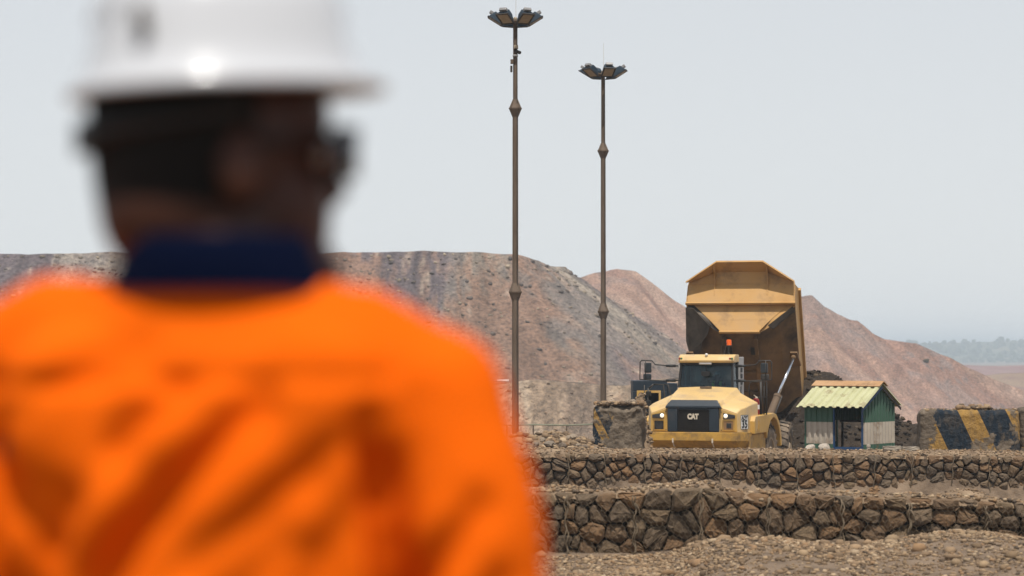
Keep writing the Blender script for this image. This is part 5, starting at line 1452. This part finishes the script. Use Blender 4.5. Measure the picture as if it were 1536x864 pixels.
# body: head, neck, arms, hands, trunk and legs in one skin
b = MB()
hb_ = MB(HM)
hb_.ball((0, -0.014, 1.635), (0.080, 0.106, 0.105), 24, 16)
hb_.ball((0, -0.030, 1.575), (0.072, 0.086, 0.085), 20, 14)
hb_.ball((0, 0.038, 1.566), (0.068, 0.070, 0.086), 20, 14)
hb_.ball((0, 0.050, 1.655), (0.066, 0.056, 0.060), 20, 14)
hb_.ball((0, 0.078, 1.512), (0.044, 0.044, 0.032), 14, 10)                     # chin
for s in (-1, 1):
    hb_.ball((s * 0.038, 0.072, 1.585), (0.022, 0.02, 0.024), 12, 8)             # cheek
    hb_.ball((s * 0.030, 0.082, 1.640), (0.024, 0.012, 0.010), 12, 8)            # brow
    hb_.ball((s * 0.084, -0.012, 1.600), (0.012, 0.021, 0.034), 12, 10)          # ear
hb_.tube([(0, 0.098, 1.630), (0, 0.116, 1.590), (0, 0.100, 1.577)], [0.010, 0.017, 0.013], 10); hb_.ball((0, 0.110, 1.590), 0.017, 10, 8)
hb_.ball((0, 0.098, 1.556), (0.024, 0.012, 0.008), 12, 8); hb_.ball((0, 0.095, 1.545), (0.022, 0.012, 0.008), 12, 8)   # lips
b.v, b.f = hb_.v, hb_.f
limb(b, [(0, -0.02, 1.38), (0, -0.012, 1.47), hd(0, -0.012, 1.57)], [0.080, 0.076, 0.074])
b.loft([ell(0, 0, z, rx, ry) for z, rx, ry in ((0.86, 0.155, 0.105), (0.98, 0.165, 0.115), (1.12, 0.150, 0.105), (1.27, 0.175, 0.115), (1.38, 0.165, 0.095), (1.43, 0.09, 0.07))])
for s in (-1, 1):
    limb(b, [(s * 0.10, 0, 1.40), (s * 0.205, 0, 1.375), (s * 0.295, -0.03, 1.10), (s * 0.300, 0.06, 0.865)], [0.06, 0.058, 0.044, 0.030])
    hand(b, (s * 0.300, 0.06, 0.865), s)
    limb(b, [(s * 0.09, 0, 0.90), (s * 0.10, 0.02, 0.50), (s * 0.105, -0.02, 0.09)], [0.088, 0.062, 0.045])
    limb(b, [(s * 0.105, -0.04, 0.05), (s * 0.115, 0.13, 0.035)], [0.04, 0.033])
body_me = fuse(b, 0.0065, 4, 'body')
link_mesh('body', body_me, MT['skin'], man, smooth=True)
for s in (-1, 1):
    e = MB(HM); e.ball((s * 0.030, 0.086, 1.620), 0.0115, 12, 8); e.build('eye', MT['eye'], man, smooth=True)
# short hair under the hat
b = MB(HM); b.loft([ell(0, -0.018, z, rx, ry, e=2.0) for z, rx, ry in ((1.540, 0.060, 0.085), (1.575, 0.075, 0.098), (1.62, 0.083, 0.104), (1.66, 0.084, 0.106), (1.70, 0.077, 0.097), (1.735, 0.045, 0.06))])
for i, p in enumerate(b.v):       # cut back from the face
    q = HM.inverted() @ Vector(p)
    k_ = 1 - 0.30 * float(sstep(-0.01, 0.06, q.y)); q.x *= k_; q.y *= k_; b.v[i] = tuple(HM @ q)
b.build('hair', MT['hair'], man, smooth=True)

# shirt with sleeves and folds
b = MB()
b.loft([ell(0, 0, z, rx, ry, 32, 2.5) for z, rx, ry in ((0.80, 0.215, 0.155), (0.95, 0.212, 0.152), (1.10, 0.212, 0.150), (1.22, 0.224, 0.152), (1.32, 0.232, 0.148), (1.385, 0.215, 0.126), (1.43, 0.165, 0.102), (1.465, 0.115, 0.088), (1.485, 0.088, 0.078))])
for s in (-1, 1):
    lf = 0.022 if s < 0 else 0.0       # the far shoulder is carried a little higher and wider
    limb(b, [(s * 0.06, -0.012, 1.425), (s * (0.155 + lf), -0.008, 1.400 + lf * 0.6), (s * (0.242 + 1.3 * lf), -0.004, 1.347 + lf), (s * 0.280, -0.02, 1.23), (s * 0.306, -0.035, 1.09), (s * 0.312, 0.03, 0.93)], [0.062, 0.070, 0.079, 0.078, 0.068, 0.050])
    b.ball((s * 0.135, -0.085, 1.33), (0.085, 0.055, 0.10), 16, 12)          # shoulder blades
FOLDS = [((-0.26, 1.365), (0.21, 1.372), 0.010, 0.005), ((0.085, 1.345), (-0.085, 1.165), 0.020, 0.016), ((0.00, 1.36), (-0.06, 1.30), 0.018, 0.010), ((0.17, 1.30), (0.03, 1.18), 0.022, 0.009),
         ((-0.02, 1.27), (-0.10, 1.10), 0.024, 0.011), ((-0.12, 1.24), (-0.20, 1.08), 0.028, 0.013), ((0.12, 1.20), (-0.02, 1.06), 0.024, 0.009), ((0.20, 1.33), (0.215, 1.05), 0.016, 0.015),
         ((0.205, 1.28), (0.12, 1.12), 0.020, 0.007), ((0.31, 1.24), (0.25, 1.16), 0.018, 0.010), ((0.33, 1.16), (0.26, 1.10), 0.018, 0.010), ((-0.05, 1.40), (-0.20, 1.33), 0.02, 0.006), ((-0.22, 1.30), (-0.16, 1.2), 0.02, 0.009)]
def folds(co, no):
    d = np.zeros(len(co))
    back = np.clip(-no[:, 1] * 1.6 + 0.2, 0, 1)
    for (x0, z0), (x1, z1), w, amp in FOLDS:
        dx, dz = x1 - x0, z1 - z0; L2 = dx * dx + dz * dz
        t = np.clip(((co[:, 0] - x0) * dx + (co[:, 2] - z0) * dz) / L2, 0, 1)
        ds = (co[:, 0] - x0 - t * dx) * dz / math.sqrt(L2) - (co[:, 2] - z0 - t * dz) * dx / math.sqrt(L2)
        dist = np.hypot(co[:, 0] - x0 - t * dx, co[:, 2] - z0 - t * dz)
        d += back * (-amp * np.exp(-(dist / w) ** 2) + 0.7 * amp * np.exp(-((ds - 1.6 * w) / w) ** 2) * np.exp(-((dist - abs(1.6 * w)) / (2.2 * w)) ** 2) * np.sin(np.pi * np.clip(t, 0.02, 0.98)))
    d *= 1.4
    d += 0.005 * fbm(co[:, 0] * 9 + co[:, 2] * 7, co[:, 2] * 9 - co[:, 0] * 6 + co[:, 1] * 5, 91, 3)
    return d
shirt = link_mesh('shirt', fuse(b, 0.0085, 9, 'shirt', folds), MT['hivis'], man, smooth=True)
# navy collar band, open loft turned over
b = MB()
cs = []
for z, rx, ry, cy in ((1.462, 0.122, 0.098, -0.012), (1.485, 0.112, 0.094, -0.016), (1.514, 0.101, 0.089, -0.016), (1.522, 0.096, 0.084, -0.016), (1.505, 0.085, 0.077, -0.016), (1.465, 0.09, 0.075, -0.012)):
    cs.append(ell(0, cy, z, rx, ry, 32, 2.1))
for ring_ in cs:       # lower in front
    for i, (x, y, z) in enumerate(ring_):
        ring_[i] = (x, y, z - 0.05 * float(sstep(-0.02, 0.08, y)))
cs = [[(x + 0.006, y, z) for x, y, z in r_] for r_ in cs]
b.loft(cs, caps=False); b.build('collar', MT['navy'], man, smooth=True)
for s in (-1, 1):
    b = MB(); b.tube([(s * 0.311, 0.015, 0.965), (s * 0.312, 0.035, 0.915)], [0.058, 0.054], 18); b.build('cuff', MT['navy'], shirt, smooth=True)
# trousers and boots
b = MB()
b.loft([ell(0, 0, z, rx, ry) for z, rx, ry in ((1.0, 0.180, 0.128), (0.92, 0.190, 0.135), (0.82, 0.185, 0.130))])
for s in (-1, 1): limb(b, [(s * 0.09, 0, 0.88), (s * 0.10, 0.02, 0.50), (s * 0.107, -0.02, 0.13)], [0.102, 0.084, 0.078])
link_mesh('trousers', fuse(b, 0.011, 5, 'trousers'), MT['navy'], man, smooth=True)
for s in (-1, 1):
    b = MB()
    b.loft([[(s * 0.11 + x, y, z) for x, y, z in ell(0, cy, z, rx, ry, 20)] for z, rx, ry, cy in ((0.0, 0.055, 0.15, 0.045), (0.05, 0.054, 0.148, 0.045), (0.09, 0.050, 0.12, 0.02), (0.14, 0.050, 0.072, -0.022), (0.24, 0.055, 0.066, -0.025))])
    link_mesh('boot', fuse(b, 0.008, 3, 'boot'), MT['boot'], man, smooth=True)
# hard hat: shell, brim with peak, ratchet band, plug
HT = HM @ Matrix.Translation((0, 0.002, 1.686)) @ Matrix.Rotation(R(3), 4, 'X') @ Matrix.Diagonal((0.93, 0.90, 1.05, 1))
def hring(z, a, w, front=0.0, e=2.15):
    out = []
    for k in range(48):
        t = 2 * math.pi * k / 48; c, s = math.cos(t), math.sin(t); q = (abs(c) ** e + abs(s) ** e) ** (-1 / e)
        y = s * q * a
        if s > 0: y += front * max(0, s) ** 1.5
        out.append((c * q * w, y, z))
    return out
b = MB(HT)
prof = [(0.0, 0.150, 0.127), (0.012, 0.143, 0.120), (0.030, 0.134, 0.111), (0.06, 0.129, 0.107), (0.085, 0.113, 0.094), (0.105, 0.090, 0.075), (0.117, 0.058, 0.048), (0.122, 0.02, 0.017)]
b.loft([hring(z, a, w) for z, a, w in prof], caps=True)
hat = b.build('hard_hat', MT['hat'], man, smooth=True, auto=50)
b = MB(HT)
b.loft([hring(0.004, 0.148, 0.124), hring(0.000, 0.154, 0.130, 0.008), hring(-0.007, 0.160, 0.135, 0.016), hring(-0.011, 0.158, 0.133, 0.015), hring(-0.006, 0.132, 0.109), hring(0.003, 0.131, 0.108)], caps=False); b.build('brim', MT['hat'], hat, smooth=True)
b = MB(HT)
for x in (-0.030, 0.0, 0.030):
    b.tube([(x, 0.128 * math.cos(t) , 0.020 + 0.106 * math.sin(t) ** 0.8) for t in np.linspace(0.25, math.pi - 0.25, 14)], [0.006] * 14, 8)
b.build('crown_ridge', MT['hat'], hat, smooth=True)
b = MB(HT); b.lathe([(0.016, 0), (0.016, 0.008), (0.010, 0.012)], 14, Matrix.Translation((0.072, -0.103, 0.048)) @ Matrix.Rotation(R(-35), 4, 'Z') @ Matrix.Rotation(R(98), 4, 'X')); b.build('plug', MT['hat_plug'], hat, smooth=True)
b = MB(HM); b.tube([tuple(p) for p in [Vector((0.085 * math.cos(t), -0.012 + 0.113 * math.sin(t), 1.655 - 0.022 * max(0, -math.sin(t)))) for t in np.linspace(R(180), R(360), 20)]], 0.009, 6); b.box(-0.025, 0.025, -0.132, -0.115, 1.616, 1.646); b.build('head_band', MT['black'], hat, smooth=True)
# safety glasses
b = MB(HM)
b.tube([(0.080, -0.01, 1.628), (0.078, 0.05, 1.628), (0.066, 0.108, 1.640), (0.0, 0.130, 1.645), (-0.066, 0.108, 1.640), (-0.078, 0.05, 1.628), (-0.080, -0.01, 1.628)], 0.004, 6)
gsl = b.build('safety_glasses', MT['black'], man, smooth=True)
for s in (-1, 1):
    b = MB(HM); b.loft([[(s * x, y, z) for x, y, z in ((x0, y0, 1.645), (x0, y0 - 0.002, 1.600), (x0, y0 - 0.005, 1.600), (x0, y0 - 0.003, 1.645))] for x0, y0 in ((0.010, 0.128), (0.030, 0.127), (0.050, 0.120), (0.066, 0.106), (0.074, 0.085))]); b.build('lens', MT['lens'], gsl, smooth=True)

# driver behind the windscreen
DM = Matrix.Translation((tx0, YT, GT)) @ FM
dv = empty('person', tuple(DM @ Vector((0.06, CY0 + 1.0, 2.62)))); dv.rotation_euler = (0, 0, FY)
tag(dv, 'driver in a navy shirt and yellow reflective vest seated in the truck cab', 'person')
b = MB()
b.loft([ell(0, 0.02, z, rx, ry) for z, rx, ry in ((0.0, 0.17, 0.13), (0.2, 0.165, 0.12), (0.40, 0.185, 0.12), (0.52, 0.17, 0.10), (0.57, 0.08, 0.07))])
limb(b, [(0, 0.01, 0.52), (0, -0.01, 0.68)], [0.06, 0.055])
b.ball((0, -0.01, 0.76), (0.075, 0.095, 0.115), 20, 14); b.ball((0, -0.05, 0.71), (0.058, 0.05, 0.07), 16, 12); b.ball((0, -0.105, 0.735), (0.014, 0.018, 0.02), 10, 8)
for s in (-1, 1):
    b.ball((s * 0.077, 0, 0.74), (0.01, 0.018, 0.03), 10, 8)
    limb(b, [(s * 0.10, 0, 0.52), (s * 0.19, 0.0, 0.50), (s * 0.25, -0.12, 0.27), (s * 0.17, -0.36, 0.44)], [0.06, 0.058, 0.045, 0.032])
    for k in range(4): limb(b, [(s * (0.165), -0.37, 0.44 + 0.0), (s * (0.155), -0.41, 0.475 - k * 0.018), (s * (0.135 - 0.004 * k), -0.425, 0.47 - k * 0.019)], [0.024, 0.010, 0.008])
    limb(b, [(s * 0.165, -0.37, 0.45), (s * 0.14, -0.395, 0.47)], [0.02, 0.01])
    limb(b, [(s * 0.09, 0.0, 0.05), (s * 0.12, -0.42, 0.10), (s * 0.12, -0.50, -0.32)], [0.09, 0.07, 0.05]); limb(b, [(s * 0.12, -0.48, -0.35), (s * 0.12, -0.62, -0.37)], [0.045, 0.04])
link_mesh('body', fuse(b, 0.009, 4, 'driver_body'), MT['skin'], dv, smooth=True)
MT['vest'] = cloth('yellow_vest', [(0.40, 0.55, 0.04), (0.46, 0.62, 0.06)])
b = MB()
b.loft([ell(0, 0.02, z, rx, ry) for z, rx, ry in ((-0.02, 0.19, 0.15), (0.2, 0.185, 0.14), (0.40, 0.205, 0.14), (0.53, 0.18, 0.115), (0.585, 0.085, 0.08))])
for s in (-1, 1): limb(b, [(s * 0.12, 0, 0.52), (s * 0.20, 0.0, 0.495), (s * 0.255, -0.12, 0.28), (s * 0.20, -0.27, 0.38)], [0.07, 0.07, 0.058, 0.046])
link_mesh('shirt', fuse(b, 0.012, 5, 'driver_shirt'), MT['navy'], dv, smooth=True)
for s in (-1, 1):
    b = MB(); b.loft([[(s * x0 - 0.045, y, z), (s * x0 + 0.045, y, z), (s * x0 + 0.045, y - 0.012, z), (s * x0 - 0.045, y - 0.012, z)] for x0, y, z in ((0.10, -0.125, 0.05), (0.105, -0.13, 0.25), (0.11, -0.128, 0.42), (0.115, -0.09, 0.54), (0.12, -0.01, 0.60))]); b.build('vest_strip', MT['vest'], dv)
b = MB(); b.loft([[(x, y, z) for x, y, z in ell(0, -0.005, z, rx, ry, 24, 2)] for z, rx, ry in ((0.80, 0.125, 0.15), (0.81, 0.10, 0.125), (0.86, 0.098, 0.12), (0.90, 0.075, 0.095), (0.92, 0.02, 0.03))]); b.build('hard_hat', MT['hat'], dv, smooth=True)
# ================================================================== small shrub on the red hill, then the air
MT['leaf'] = mat('leaf', [(0.09, 0.08, 0.04), (0.14, 0.12, 0.065)], 3, 0.8)
ii = np.argmin(np.abs(dd_ - 6)); xk = (1390 - 768) / F_PX * (YH - 6)
yb = YH - dd_[ii]; jj = np.argmin(np.abs(xx - xk)); pb = Vector((xx[jj], yb, ZZ[jj, ii]))
shr = empty('shrub', (pb.x, yb, pb.z - 0.2)); shr.scale = (0.42, 0.42, 0.42); tag(shr, 'lone small olive shrub on the right flank of the reddish hill', 'shrub')
b = MB()
for k in range(7):
    a = k * 0.9; b.tube([(0, 0, 0), (0.5 * math.cos(a), 0.5 * math.sin(a), 0.8), (1.1 * math.cos(a), 1.1 * math.sin(a), 1.5 + 0.3 * math.sin(k))], [0.06, 0.04, 0.015], 5)
b.build('stem', MT['rock'], shr)
n = 260
q = rng.normal(size=(n, 3)); q /= np.linalg.norm(q, axis=1)[:, None]; q *= (0.55 + 0.55 * rng.random((n, 1))) * np.array([1.7, 1.3, 1.1]); q[:, 2] += 1.5
v, f, c = pebbles(q, 0.10 + 0.14 * rng.random(n), tones(n, np.array([(1.0, 1.0, 1.0), (0.6, 0.65, 0.6)])), 0.5)
o = link_mesh('crown', np_mesh('crown', v, f), MT['leaf'], shr)

b = MB(); b.box(-19000, 19000, -120, 21500, -20, 32)
hz_m = bpy.data.materials.new('haze'); hz_m.use_nodes = True; nt = hz_m.node_tree; nt.nodes.clear()
pv = nt.nodes.new('ShaderNodeVolumePrincipled'); pv.inputs['Density'].default_value = 0.00034; pv.inputs['Color'].default_value = (0.82, 0.92, 1.0, 1); pv.inputs['Anisotropy'].default_value = 0.0
out = nt.nodes.new('ShaderNodeOutputMaterial'); nt.links.new(pv.outputs[0], out.inputs['Volume'])
o = b.build('haze', hz_m); tag(o, 'pale dry-season haze filling the air', 'haze', kind='stuff')
